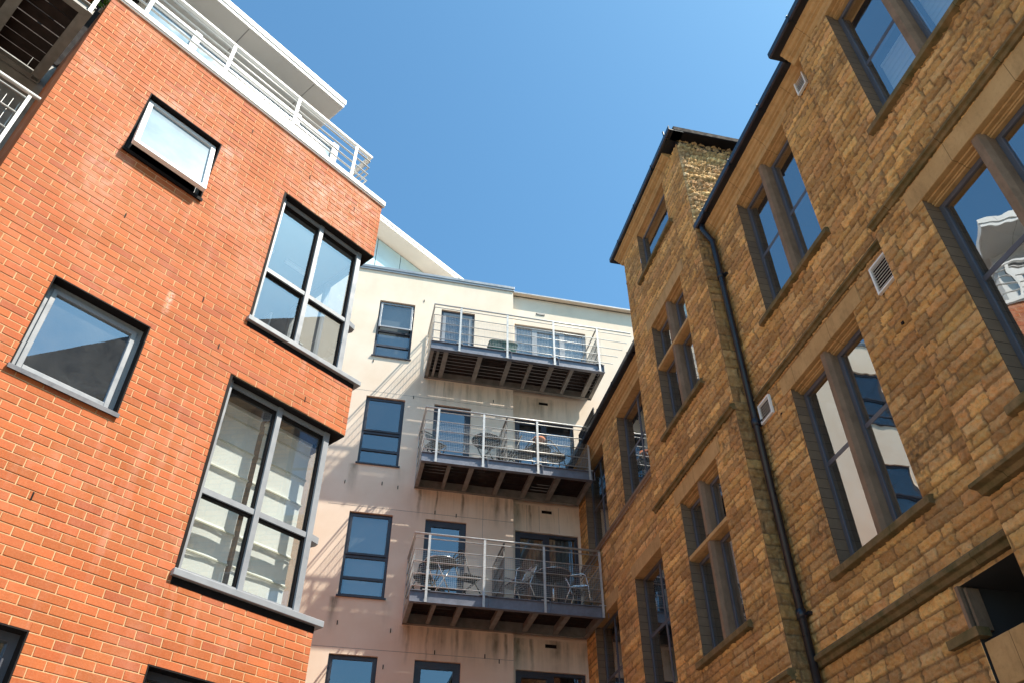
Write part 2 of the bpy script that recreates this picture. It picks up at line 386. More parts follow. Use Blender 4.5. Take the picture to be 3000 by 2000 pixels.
def brick_wall():
    mb = MB(); MT = 0.010; CH = 0.0755; L = 0.226; D = 0.0035
    z = 6.56 - CH * 60; row = 0
    while z < 10.47:
        za, zb = z + MT / 2, min(z + CH - MT / 2, 10.47)
        x = XL - (L / 2 if row % 2 else 0) - 0.05
        while x < 0:
            a, b = max(x + MT / 2 + rnd.uniform(-.0015, .0015), XL), min(x + L - MT / 2, 0.0)
            if b - a > 0.02 and zb - za > 0.01:
                t = rnd.random(); u = rnd.random()
                c = (0.44 + 0.13 * t - 0.06 * u, 0.098 + 0.042 * t, 0.029 + 0.014 * t - 0.006 * u, 1)
                if rnd.random() < 0.08: c = (0.39, 0.092, 0.036, 1)
                rects = [(a, b, za + rnd.uniform(-.001, .001), zb)]
                for h in RH: rects = rect_sub(rects, h)
                off = rnd.uniform(-.0015, .0008)
                for (p, q, r0, r1) in rects:
                    if q - p < 0.012 or r1 - r0 < 0.008: continue
                    i = len(mb.v); e = 0.002
                    mb.v += [(p + e, off, r0 + e), (q - e, off, r0 + e), (q - e, off, r1 - e), (p + e, off, r1 - e),
                             (p, off + e, r0), (q, off + e, r0), (q, off + e, r1), (p, off + e, r1),
                             (p, D + .004, r0), (q, D + .004, r0), (q, D + .004, r1), (p, D + .004, r1)]
                    mb.tint += [c] * 12
                    for f in ((0, 1, 2, 3), (4, 5, 1, 0), (5, 6, 2, 1), (6, 7, 3, 2), (7, 4, 0, 3), (8, 9, 5, 4), (9, 10, 6, 5), (10, 11, 7, 6), (11, 8, 4, 7)):
                        mb.f.append(tuple(i + k for k in f)); mb.mi.append(0)
            x += L
        z += CH; row += 1
    n0 = len(mb.v)
    holes_plane(mb, XL, 0, 0, 10.47, RH, lambda x, z: (x, D, z), 1)
    # the return at the far corner, the return at the near end, the back
    RR = [(0.0, 1.7, 7.22, 9.43), (0.0, 1.7, 4.36, 6.56)]
    holes_plane(mb, D, 7.6, 0, 10.47, RR, lambda y, z: (0.0, y, z), 0)
    holes_plane(mb, D, 7.6, 0, 10.47, [], lambda y, z: (XL, y, z), 0)
    mb.quad((XL, 7.6, 0), (0, 7.6, 0), (0, 7.6, 10.47), (XL, 7.6, 10.47), 0)
    mb.tint += [(0.50, 0.14, 0.05, 1)] * (len(mb.v) - n0)
    return mb.build('wall', ['brick', 'mortar'], red)
brick_wall()
MB().box(XL + .03, -0.03, 0.04, 7.55, 10.30, 10.465).build('roof_slab', 'cap', red)
cp = MB().box(XL - .03, 0.035, -0.035, 0.33, 10.475, 10.56).box(XL - .03, 0.035, -0.022, 0.0, 10.452, 10.475)
cp.build('coping', 'white', red, bevel=.006)
# small slots and nail heads in the brickwork
ws = MB()
for (x, z) in ((-2.10, 9.98), (-1.20, 9.95), (-0.45, 9.98), (-3.0, 7.6), (-2.0, 7.18), (-2.75, 4.6), (-1.7, 6.75), (-0.6, 6.70)):
    ws.box(x, x + .012, -0.004, 0.004, z, z + .065)
ws.build('weep_vent', 'black', red)

def red_fixed_window(h, opened=False):
    x0, x1, z0, z1 = h
    mb = MB()
    # black metal lining of the opening
    mb.box(x0, x0 + .012, -.002, .13, z0, z1, 1); mb.box(x1 - .012, x1, -.002, .13, z0, z1, 1)
    mb.box(x0 + .012, x1 - .012, -.002, .13, z1 - .012, z1, 1)
    frame_mb(x0 + .012, x1 - .012, z0 + .05, z1 - .012, .105, .17, .05, mb=mb)
    o = mb.build('window', ['slatefr' if opened else 'alu', 'black'], red)
    sl = MB().prism([(.17, z0 + .06), (-.03, z0 + .03), (-.03, z0 - .012), (-.022, z0 - .012), (-.022, z0 + .012), (.17, z0 + .03)], 'x', x0 - .012, x1 + .012)
    sl.build('sill', 'black' if opened else 'slatefr', o)
    if opened:
        # a top-hung sash pushed out at the bottom
        sb = frame_mb(x0 + .03, x1 - .03, z0 + .05, z1 - .03, 0, .055, .055)
        a = R(12); ca, sa = math.cos(a), math.sin(a); zp = z1 - .03; yp = .06
        def rot(v):
            y, z = v[1], v[2] - zp
            return (v[0], yp + y * ca + z * sa, zp + z * ca - y * sa)
        sb.v = [rot(v) for v in sb.v]
        s = sb.build('sash', 'alu_white', o, bevel=.004)
        g = MB().quad(*[rot(v) for v in ((x0 + .08, .03, z0 + .1), (x1 - .08, .03, z0 + .1), (x1 - .08, .03, z1 - .08), (x0 + .08, .03, z1 - .08))])
        g.build('pane', 'frost', o)
        st = MB()
        for xx in (x0 + .06, x1 - .06):
            st.tube([(xx, .10, z0 + .10), rot((xx, .05, z0 + .22))], .008, 6)
        st.box((x0 + x1) / 2 - .06, (x0 + x1) / 2 + .06, .08, .10, z0 + .075, z0 + .1)
        st.build('stay', 'alu', o)
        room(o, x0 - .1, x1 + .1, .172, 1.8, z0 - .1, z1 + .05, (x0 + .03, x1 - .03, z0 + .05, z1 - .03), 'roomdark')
    else:
        frame_mb(x0 + .062, x1 - .062, z0 + .10, z1 - .062, .090, .14, .045).build('sash', 'alu', o, bevel=.004)
        pane(o, x0 + .10, x1 - .10, z0 + .14, z1 - .10, .115, 'glass_red')
        room(o, x0 - .3, x1 + .5, .172, 2.6, z0 - .3, z1 + .12, (x0 + .06, x1 - .06, z0 + .1, z1 - .06))
    return o
red_fixed_window(H_W1, True)
red_fixed_window(H_W2)
# partly seen ground-floor windows
for h, nm in ((H_L1, 0), (H_L2, 1)):
    mb = MB(); x0, x1, z0, z1 = h
    mb.box(x0, x0 + .012, -.002, .13, z0, z1, 1); mb.box(x1 - .012, x1, -.002, .13, z0, z1, 1); mb.box(x0 + .012, x1 - .012, -.002, .13, z1 - .012, z1, 1)
    frame_mb(x0 + .012, x1 - .012, z0 + .05, z1 - .012, .105, .17, .06, [] , [2.9], mb=mb)
    o = mb.build('window', ['slatefr', 'black'], red)
    pane(o, x0 + .06, x1 - .06, z0 + .1, z1 - .06, .14, 'glass_red')
    room(o, x0 - .2, x1 + .2, .172, 2.4, z0 - .3, z1 + .1, (x0 + .06, x1 - .06, z0 + .1, z1 - .06), 'roomdark')

def corner_window(h, ztr, zbot, white_strip):
    x0, _, z0, z1 = h
    mb = MB(); y0, y1 = .095, .165; A = 0; B = 1
    zt = z1 - .012
    # frame: jamb, mullion, corner post, transom, head and bottom rail
    mb.box(x0 + .03, x0 + .085, y0 - .03, y1, zbot, zt, A)
    mb.box(-.828, -.772, y0 - .012, y1, zbot, zt, A)
    mb.box(-.205, -.140, y0 - .012, y1, zbot, zt, A)
    for a, b in ((x0 + .085, -.828), (-.772, -.205)):
        mb.box(a, b, y0, y1, zt - .05, zt, A); mb.box(a, b, y0, y1, ztr - .028, ztr + .028, A); mb.box(a, b, y0, y1, zbot, zbot + .05, A)
        for zz0, zz1 in ((zbot + .05, ztr - .028), (ztr + .028, zt - .05)):      # black strips at sides and head
            mb.box(a, a + .016, y0 + .03, y1 - .002, zz0, zz1, B); mb.box(b - .018, b, y0 + .018, y1 - .002, zz0, zz1, B)
            mb.box(a + .016, b - .018, y0 + .02, y1 - .004, zz1 - .022, zz1, B)
    # splayed corner light and its transom nosing
    mb.prism([(-.135, y0), (-.035, y0 + .02), (-.02, y0 + .08), (-.06, y0 + .20), (-.135, y1)], 'z', ztr - .035, ztr + .035, A)
    mb.prism([(-.135, y0 + .02), (-.03, y0 + .17), (-.06, y0 + .19), (-.135, y0 + .08)], 'z', zt - .05, zt, B)
    mb.box(-.062, -.022, y0 + .175, y0 + .215, zbot, zt, B)
    # return glazing bars along the side face
    for yy in (.85, 1.60): mb.box(-.10, -.03, yy, yy + .07, zbot, zt, A)
    o = mb.build('window', ['alu', 'black'], red)
    g = MB()
    for a, b in ((x0 + .085, -.828), (-.772, -.205)):
        for zz0, zz1 in ((zbot + .05, ztr - .028), (ztr + .028, zt - .05)):
            g.quad((a, y0 + .05, zz0), (b, y0 + .05, zz0), (b, y0 + .05, zz1), (a, y0 + .05, zz1))
    g.quad((-.135, y0 + .04, zbot), (-.04, y0 + .18, zbot), (-.04, y0 + .18, zt), (-.135, y0 + .04, zt))
    g.quad((-.065, .30, zbot), (-.065, 1.65, zbot), (-.065, 1.65, zt), (-.065, .30, zt))
    g.build('pane', 'glass_red', o)
    # sill wraps the corner; dark underside
    pr = MB()
    pr.prism([(x0 - .02, -.045), (.075, -.045), (.075, 1.75), (-.12, 1.75), (-.12, .17), (x0 - .02, .17)], 'z', z0 + .055, z0 + .115, 0)
    pr.prism([(x0 + .0, -.004), (.004, -.004), (.004, 1.70), (-.12, 1.70), (-.12, .16), (x0 + .0, .16)], 'z', z0 - .01, z0 + .055, 1)
    pr.box(x0 + .03, -.05, .02, .17, z0 + .115, zbot, 0)
    pr.build('sill', ['alu', 'black'], o, bevel=.004)
    # black soffit over the void and left cheek
    so = MB().box(x0, -.001, .009, .19, z1 - .012, z1 + .02).box(-.10, -.001, .19, 1.70, z1 - .012, z1 + .02).box(x0, x0 + .03, -.002, .17, z0 + .1, z1 - .012)
    so.build('lining', 'black', o)
    # room behind: floor, ceiling, two walls
    ro = MB()
    ro.quad((x0 - .5, .18, z1 + .02), (-.01, .18, z1 + .02), (-.01, 3.2, z1 + .02), (x0 - .5, 3.2, z1 + .02))
    ro.quad((x0 - .5, .18, z0 + .1), (-.01, .18, z0 + .1), (-.01, 3.2, z0 + .1), (x0 - .5, 3.2, z0 + .1))
    ro.quad((x0 - .5, 3.2, z0), (-.01, 3.2, z0), (-.01, 3.2, z1 + .02), (x0 - .5, 3.2, z1 + .02))
    ro.quad((x0 - .5, .18, z0), (x0 - .5, 3.2, z0), (x0 - .5, 3.2, z1 + .02), (x0 - .5, .18, z1 + .02))
    ro.quad((x0 - .5, .18, z0), (x0 + .05, .18, z0), (x0 + .05, .18, z1 + .02), (x0 - .5, .18, z1 + .02))
    ro.quad((-.06, 1.68, z0), (-.06, 3.2, z0), (-.06, 3.2, z1), (-.06, 1.68, z1))
    ro.build('interior', 'room', o)
    if white_strip:
        lb = MB()
        lb.box(x0 + .1, -.95, .9, .95, z1 - .06, z1 - .02); lb.box(-.75, -.3, .9, .95, z1 - .06, z1 - .02)
        lb.box(x0 + .1, -.95, 1.9, 1.95, z1 - .06, z1 - .02)
        lb.build('ceiling_strip', 'white_strip', o)  # thin plain white strips set just under the ceiling
        sh = MB().box(-.62, -.60, 1.2, 1.5, zbot, ztr + .5).box(-.50, -.44, 1.5, 1.9, zbot, ztr + .35).box(-.42, -.24, .9, 1.1, ztr + .02, ztr + .04).box(-1.2, -1.0, 1.4, 1.5, zbot, ztr - .1)
        sh.build('shelving', 'white_strip', o)
    return o
corner_window(H_C1, 8.20, 7.38, True)
corner_window(H_C2, 5.31, 4.50, False)

# roman blinds behind the lower corner window
def roman_blind(x0, x1, za, zb, y, label, sag):
    o = empty('roman_blind', red.matrix_basis @ Vector((0, 0, 0)), red.rotation_euler.z, label, 'blind', 'roman blinds behind the lower corner window')
    mb = MB(); n = 24; zs = np.linspace(za, zb, 60)
    fold = 0.30
    def yy(x, z):
        p = (z - za) % fold
        t = (x - x0) / (x1 - x0)
        return y - 0.018 * math.exp(-((p - .02) / .02) ** 2) + sag * 0.004 * math.sin(t * 7 + z * 4) * (1 if z < za + .6 else .15)
    for i in range(n):
        for j in range(59):
            xa, xb = x0 + (x1 - x0) * i / n, x0 + (x1 - x0) * (i + 1) / n
            mb.quad((xa, yy(xa, zs[j]), zs[j]), (xb, yy(xb, zs[j]), zs[j]), (xb, yy(xb, zs[j + 1]), zs[j + 1]), (xa, yy(xa, zs[j + 1]), zs[j + 1]))
    mb.build('fabric', 'blind', o)
    b = MB(); z = za
    while z < zb - .05:
        b.box(x0, x1, y - .030, y - .018, z + .008, z + .022); z += fold
    b.build('batten', 'blindedge', o)
    MB().box(x0, x1, y - .02, y + .03, zb, zb + .04).build('head_rail', 'blind', o)
roman_blind(-1.40, -.84, 4.52, 6.46, .36, 'pale roman blind in the left half of the lower corner window', 1.0)
roman_blind(-.78, -.17, 4.52, 6.46, .36, 'pale roman blind in the right half of the lower corner window, beside the corner post', 0.7)

# roof terrace railing
def wires(mb, p0, dx, dy, L, z0, z1, step, r):
    n = int(L / step)
    for k in range(n + 1):
        x, y = p0[0] + dx * k * step, p0[1] + dy * k * step
        mb.box(x - r, x + r, y - r, y + r, z0, z1)
    nz = int((z1 - z0) / step)
    for k in range(nz + 1):
        z = z0 + k * step
        if dx: mb.box(p0[0], p0[0] + L * dx, p0[1] + 2.1 * r, p0[1] + 4 * r, z - r, z + r)
        else: mb.box(p0[0] + 2.1 * r, p0[0] + 4 * r, p0[1], p0[1] + L * dy, z - r, z + r)
hr = MB().box(-4.05, -.31, -.02, .03, 11.255, 11.295).box(-.36, -.31, .03, 3.2, 11.255, 11.295)
hr = hr.build('railing', 'white', red, bevel=.004)
for z in (11.185, 11.04, 10.89, 10.74):
    MB().tube([(-4.05, .012, z), (-.33, .012, z), (-.33, 3.2, z)], .015, 8).build('rail', 'galv', hr, smooth=True)
for x in (-.60, -1.63, -2.67, -3.73): MB().box(x - .022, x + .022, -.012, .0, 10.56, 11.255).build('post', 'white', hr)
for y in (1.2, 2.4): MB().box(-.335, -.325, y - .02, y + .02, 10.56, 11.255).build('post', 'white', hr)

sc = MB()
for x in (-3.06, -1.45, -.76): sc.box(x - .05, x + .05, .30, .38, 10.57, 11.42, 0)
sc.box(-3.72, -.71, .31, .37, 11.30, 11.40, 0).box(-3.72, -.71, .31, .37, 10.57, 10.66, 0)
for a, b in ((-3.72, -3.11), (-3.01, -1.50), (-1.40, -.81)): sc.box(a, b, .335, .345, 10.66, 11.30, 1)
sc.build('terrace_screen', ['white', 'screen'], red)

# set-back penthouse with its overhanging canopy roof
ph = MB()
PY = 1.35
wins = [(-3.6, -2.65, 10.75, 12.5), (-2.55, -1.75, 10.75, 12.5), (-1.65, -.95, 10.75, 12.5)]
holes_plane(ph, -3.72, -.80, 10.46, 12.66, wins, lambda x, z: (x, PY, z))
for h in wins: reveal(ph, h, PY, PY + .10)
ph.quad((-.80, PY, 10.46), (-.80, 5, 10.46), (-.80, 5, 12.66), (-.80, PY, 12.66))
ph = ph.build('penthouse', 'white', red)
for h in wins:
    f = frame_mb(h[0], h[1], h[2], h[3], PY + .04, PY + .10, .05, [], [11.75]).build('window', 'alu_white', red)
    pane(f, h[0] + .04, h[1] - .04, h[2] + .04, h[3] - .04, PY + .07, 'glass_red')
    MB().quad((h[0], PY + .5, h[2]), (h[1], PY + .5, h[2]), (h[1], PY + .5, h[3]), (h[0], PY + .5, h[3])).build('blind', 'panelglass', f)
cn = MB()
cn.box(-9, -.67, .50, 6.0, 12.665, 12.84, 0)
cn.box(-9, -.69, .515, 5.9, 12.660, 12.665, 1)
cn.box(-9, -.655, .485, .50, 12.74, 12.85, 0)
for x in (-1.25, -2.45, -3.65): cn.box(x, x + .012, .53, 1.4, 12.656, 12.660, 2).box(x + .3, x + .305, .482, .486, 12.74, 12.85, 2)
cn.build('canopy', ['white', 'soffit', 'joist'], red, bevel=.004)

# recessed bay left of the brick gable with its balconies
MB().quad((-9, 1.32, 0), (XL, 1.32, 0), (XL, 1.32, 10.47), (-9, 1.32, 10.47)).quad((-9, 1.32, 10.46), (XL, 1.32, 10.46), (XL, 7, 10.46), (-9, 7, 10.46)).quad((-9, 1.30, 10.4), (-3.72, 1.30, 10.4), (-3.72, 1.30, 12.66), (-9, 1.30, 12.66), 1).quad((-3.72, 1.30, 10.4), (-3.72, 5, 10.4), (-3.72, 5, 12.66), (-3.72, 1.30, 12.66), 1).build('recessed_wall', ['joist', 'black'], red)  # upper quads coloured black to stand in for shade on the recess wall

def balcony_steel(x0, x1, y0, y1, zb, h, joists):
    """steel tray: channel front beam, side beams, back ledger and joists"""
    mb = MB(); zt = zb + h
    mb.box(x0, x1, y0 + .03, y0 + .045, zb + .012, zt - .012, 0)
    mb.box(x0, x1, y0, y0 + .09, zb, zb + .012, 0); mb.box(x0, x1, y0, y0 + .09, zt - .012, zt, 0)
    for x in (x0, x1 - .012): mb.box(x, x + .012, y0 + .09, y1, zb, zt, 1)
    for x in (x0 + .012, x1 - .082): mb.box(x, x + .07, y0 + .09, y1 - .07, zb + .001, zb + .013, 1)
    mb.box(x0 + .012, x1 - .012, y1 - .012, y1, zb, zt, 1); mb.box(x0 + .09, x1 - .09, y1 - .07, y1 - .012, zb + .001, zb + .013, 1)
    for x, wd in joists:
        wd *= 1.15
        mb.box(x - .006, x + .006, y0 + .045, y1 - .012, zb + .03, zt - .02, 1)
        mb.box(x - wd / 2, x + wd / 2, y0 + .09, y1 - .07, zb + .018, zb + .030, 1)
    return mb, None
def deck_mb(x0, x1, y0, y1, z, pitch=.126, gap=.013):
    mb = MB(); y = y0; pitch = (y1 - y0) / round((y1 - y0) / pitch)
    while y + .05 < y1:
        xa = x0
        while xa < x1 - .01:                       # boards end over joists, some lifted a little
            xb = min(x1, xa + rnd.uniform(1.0, 2.4))
            g = gap * rnd.uniform(.5, 1.25)
            mb.box(xa + .002, xb - .002, y + g / 2, min(y + pitch - g / 2, y1), z, z + .020); xa = xb
        y += pitch
    return mb

mb, mt = balcony_steel(-7.2, -4.15, 0.0, 1.30, 9.93, .14, [(-4.78, .10), (-5.55, .10), (-6.3, .10)])
lb = mb.build('balcony', ['joist', 'joist'], red)
MB().box(-4.26, -4.163, .09, 1.23, 9.945, 9.955).build('end_beam', 'joist', lb)
deck_mb(-7.2, -4.15, .02, 1.28, 10.072, .150, .016).build('deck', 'deck', lb)
MB().tube([(-7.2, .03, 11.22), (-4.17, .03, 11.22)], .022).build('handrail', 'galv', lb, smooth=True)
for x in (-4.19, -5.4, -6.6): MB().box(x - .02, x + .02, -.012, .0, 9.93, 11.22).build('post', 'galv', lb)
for z in (10.25, 10.45, 10.65, 10.85, 11.05): MB().tube([(-7.2, .02, z), (-4.19, .02, z)], .010).build('rail', 'galv', lb, smooth=True)
mb, mt = balcony_steel(-7.2, -4.15, 0.0, 1.30, 7.06, .14, [(-4.78, .10), (-5.55, .10), (-6.3, .10)])
lb2 = mb.build('balcony', ['joist', 'joist'], red)
deck_mb(-7.2, -4.15, .02, 1.28, 7.202, .150, .014).build('deck', 'deck', lb2)
MB().tube([(-7.2, .03, 8.37), (-4.11, .03, 8.37)], .022).build('handrail', 'white', lb2, smooth=True)
MB().box(-4.21, -4.18, -.01, .03, 7.06, 8.30).build('post', 'white', lb2)
for z in (8.27, 8.03, 7.79, 7.55): MB().tube([(-7.2, .02, z), (-4.20, .02, z)], .013).build('rail', 'galv', lb2, smooth=True)
wm = MB()
for k in range(36): wm.box(-6.4 + k * .062, -6.396 + k * .062, .042, .047, 7.3, 8.2)
wm.build('bar_panel', 'galv', lb2)

mb, mt = balcony_steel(-7.2, -4.03, .10, 1.30, 12.36, .14, [(-4.78, .10), (-5.55, .10), (-6.3, .10)])
lb3 = mb.build('balcony', ['joist', 'joist'], red)
deck_mb(-7.2, -4.03, .12, 1.29, 12.502, .150, .006).build('deck', 'deck', lb3)

# plant at the end of the upper left balcony
pl = empty('potted_plant', red.matrix_basis @ Vector((0, 0, 0)), red.rotation_euler.z, 'small green leafy plant at the edge of the dark upper balcony, top left', 'plant')
MB().lathe([(.07, 10.10), (.10, 10.29), (.11, 10.29), (.11, 10.31), (.085, 10.31), (.08, 10.27)], -4.32, .13).build('pot', 'terra', pl, smooth=True)
lf = MB()
for k in range(130):
    a = rnd.uniform(0, 6.28); rr = rnd.uniform(0, .20); c = Vector((-4.27 + rr * math.cos(a), .08 + rr * .6 * math.sin(a), 10.34 + rnd.uniform(-.1, .22)))
    d = Vector((rnd.uniform(-1, 1), rnd.uniform(-1, 1), rnd.uniform(-.6, .6))).normalized() * .045
    e = d.cross(Vector((rnd.uniform(-1, 1), rnd.uniform(-1, 1), 1))).normalized() * .018
    lf.quad(tuple(c - d), tuple(c + e), tuple(c + d), tuple(c - e))
lf.build('leaves', 'leaf', pl)

# =================================================================== CREAM APARTMENT BUILDING
cream = empty('cream_apartment_building', (0, 15, 0), math.atan2(math.cos(R(77.3)), math.sin(R(77.3))),
              'cream rendered apartment block with three stacked steel balconies', 'building')
ZH = [6.51, 9.30, 12.15, 15.03]                     # window heads
wcol = [(-3.31, -2.45, z - 1.75, z) for z in ZH] + [(-6.95, -6.05, z - 1.75, z) for z in ZH] + [(-9.4, -8.2, z - 1.75, z) for z in ZH]
dcol = [(-1.79, -.95, z - 2.08, z) for z in ZH]
sdoor = [(.10, 1.46, 6.52 - 2.05, 6.52), (.10, 1.46, 9.33 - 2.02, 9.33), (.10, 1.50, 12.17 - 2.0, 12.17), (.10, 1.97, 15.05 - 2.0, 15.05)]
cw = MB()
holes_plane(cw, -12, 0.03, 0, 16.0, wcol + dcol, lambda x, z: (x, 0, z))
holes_plane(cw, 0.03, 7, 0, 16.0, sdoor, lambda x, z: (x, .15, z))
cw.quad((.03, 0, 0), (.03, .15, 0), (.03, .15, 16.0), (.03, 0, 16.0))
for h in wcol + dcol: reveal(cw, h, 0, .09)
for h in sdoor: reveal(cw, h, .15, .25)
cw.quad((-12, 0, 16.0), (7, 0, 16.0), (7, 9, 16.0), (-12, 9, 16.0)); cw.quad((7, .15, 0), (7, 9, 0), (7, 9, 16), (7, .15, 16))
cw.build('wall', 'cream', cream)
# movement joints scored in the render
mj = MB()
for z in (9.42, 6.62, 12.28):
    MB().box(-3.75, .028, -.0015, .001, z, z + .007).build('movement_joint', 'joist', cream)
for x in (-2.55 + .1, -.62): 
    mj.box(x, x + .006, -.0015, .001, 9.0, 9.95) if x > -1 else None
for x in (.35, .62, 1.05): mj.box(x, x + .006, .1485, .151, 9.36, 9.95)
mj.build('movement_joint', 'joist', cream)
cpg = MB()
cpg.box(-12, .06, -.05, .30, 16.06, 16.14).box(-12, .05, -.035, .02, 16.0, 16.06)
cpg.box(.06, 7, .10, .45, 16.06, 16.14).box(.06, 7, .115, .17, 16.0, 16.06)
cpg.build('parapet_capping', 'cap', cream, bevel=.005)
wv = MB()
for (x, z) in ((-2.25, 15.17), (-3.28, 13.1), (-2.28, 12.22), (-3.5, 9.9), (-2.75, 9.95), (-2.42, 9.90), (-3.25, 7.02), (-2.28, 6.95), (-1.45, 6.62), (-.52, 6.62), (-2.35, 6.3), (-1.62, 9.42), (-1.18, 9.40), (-.45, 12.4), (-.25, 6.55)):
    wv.box(x, x + .016, -.012, .003, z, z + .075)
wv.build('weep_vent', 'black', cream)
def air_vent(x, z, y):
    mb = MB().box(x, x + .22, y - .012, y + .002, z, z + .062, 0)
    for k in range(3): mb.box(x + .01, x + .21, y - .020, y - .012, z + .01 + k * .018, z + .018 + k * .018, 1)
    mb.build('air_vent', ['black', 'soffit' if z > 15 else 'black'], cream)
for z in (15.46, 12.63, 9.79, 6.96): air_vent(.68, z, .15)

for i, h in enumerate(wcol):
    x0, x1, z0, z1 = h
    mb = frame_mb(x0, x1, z0 + .03, z1, .055, .12, .05, [], [z0 + .83, z0 + .40], .055)
    o = mb.build('window', 'dark', cream)
    # opening top sash
    tilt = .10 if i == 3 else 0.0
    sb = frame_mb(x0 + .035, x1 - .035, z0 + .86, z1 - .035, .040, .075, .045)
    if tilt: sb.v = [(v[0], v[1] - tilt * (z1 - v[2]) / .85, v[2]) for v in sb.v]
    sb.build('sash', 'alu' if tilt else 'dark', o, bevel=.003)
    g = MB().quad((x0 + .05, .09, z0 + .08), (x1 - .05, .09, z0 + .08), (x1 - .05, .09, z0 + .82), (x0 + .05, .09, z0 + .82))
    dy = lambda z: .058 - tilt * (z1 - z) / .85
    g.quad((x0 + .07, dy(z0 + .9), z0 + .9), (x1 - .07, dy(z0 + .9), z0 + .9), (x1 - .07, dy(z1 - .07), z1 - .07), (x0 + .07, dy(z1 - .07), z1 - .07))
    g.build('pane', 'glass_cream', o)
    MB().prism([(.09, z0 + .045), (-.035, z0 + .025), (-.035, z0 - .005), (.09, z0 + .0)], 'x', x0 - .03, x1 + .03).build('sill', 'dark', o)
    room(o, x0 - .2, x1 + .2, .125, 1.8, z0 - .2, z1 + .1, (x0 + .04, x1 - .04, z0 + .04, z1 - .04), 'roomdark')
    if i in (1, 3): MB().box(x0 + .08, x1 - .08, .16, .17, z0 + .1, z1 - .05).build('net_curtain', 'room', o)
for i, h in enumerate(dcol):
    x0, x1, z0, z1 = h
    o = frame_mb(x0, x1, z0, z1, .05, .12, .055).build('door', 'dark', cream)
    frame_mb(x0 + .055, x1 - .055, z0 + .055, z1 - .055, .055, .105, .075).build('leaf', 'alu' if i == 3 else 'dark', o)
    pane(o, x0 + .11, x1 - .11, z0 + .12, z1 - .12, .08, 'glass_cream')
    MB().box(x1 - .12, x1 - .10, .03, .05, z0 + .98, z0 + 1.10).build('handle', 'galv', o)
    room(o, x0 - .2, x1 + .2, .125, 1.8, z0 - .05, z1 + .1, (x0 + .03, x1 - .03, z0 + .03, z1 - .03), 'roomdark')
for i, h in enumerate(sdoor):
    x0, x1, z0, z1 = h; wdt = x1 - x0
    vb = [x0 + wdt * .52] if i < 3 else [x0 + .50, x0 + 1.28]
    o = frame_mb(x0, x1, z0, z1, .20, .27, .06, vb, [], .07).build('sliding_door', 'dark' if i < 3 else 'alu', cream)
    a, b = (x0 + .06, vb[0] - .035) if i < 3 else (vb[0] + .035, vb[1] - .035)
    frame_mb(a, b, z0 + .06, z1 - .06, .205, .25, .06).build('leaf', 'dark' if i < 3 else 'alu', o)
    pane(o, x0 + .05, x1 - .05, z0 + .05, z1 - .05, .235, 'glass_cream')
    room(o, x0 - .2, x1 + .2, .275, 2.2, z0 - .02, z1 + .1, (x0 + .03, x1 - .03, z0 + .03, z1 - .03), 'roomdark')
    if i in (1, 3): 
        cb = MB()
        n = 26
        for k in range(n):
            xa = x0 + .1 + (wdt - .2) * k / n
            cb.quad((xa, .30 + .02 * (k % 2), z0 + .05), (xa + (wdt - .2) / n, .30 + .02 * ((k + 1) % 2), z0 + .05), (xa + (wdt - .2) / n, .30 + .02 * ((k + 1) % 2), z1 - .05), (xa, .30 + .02 * (k % 2), z1 - .05))
        cb.build('curtain', 'room', o)

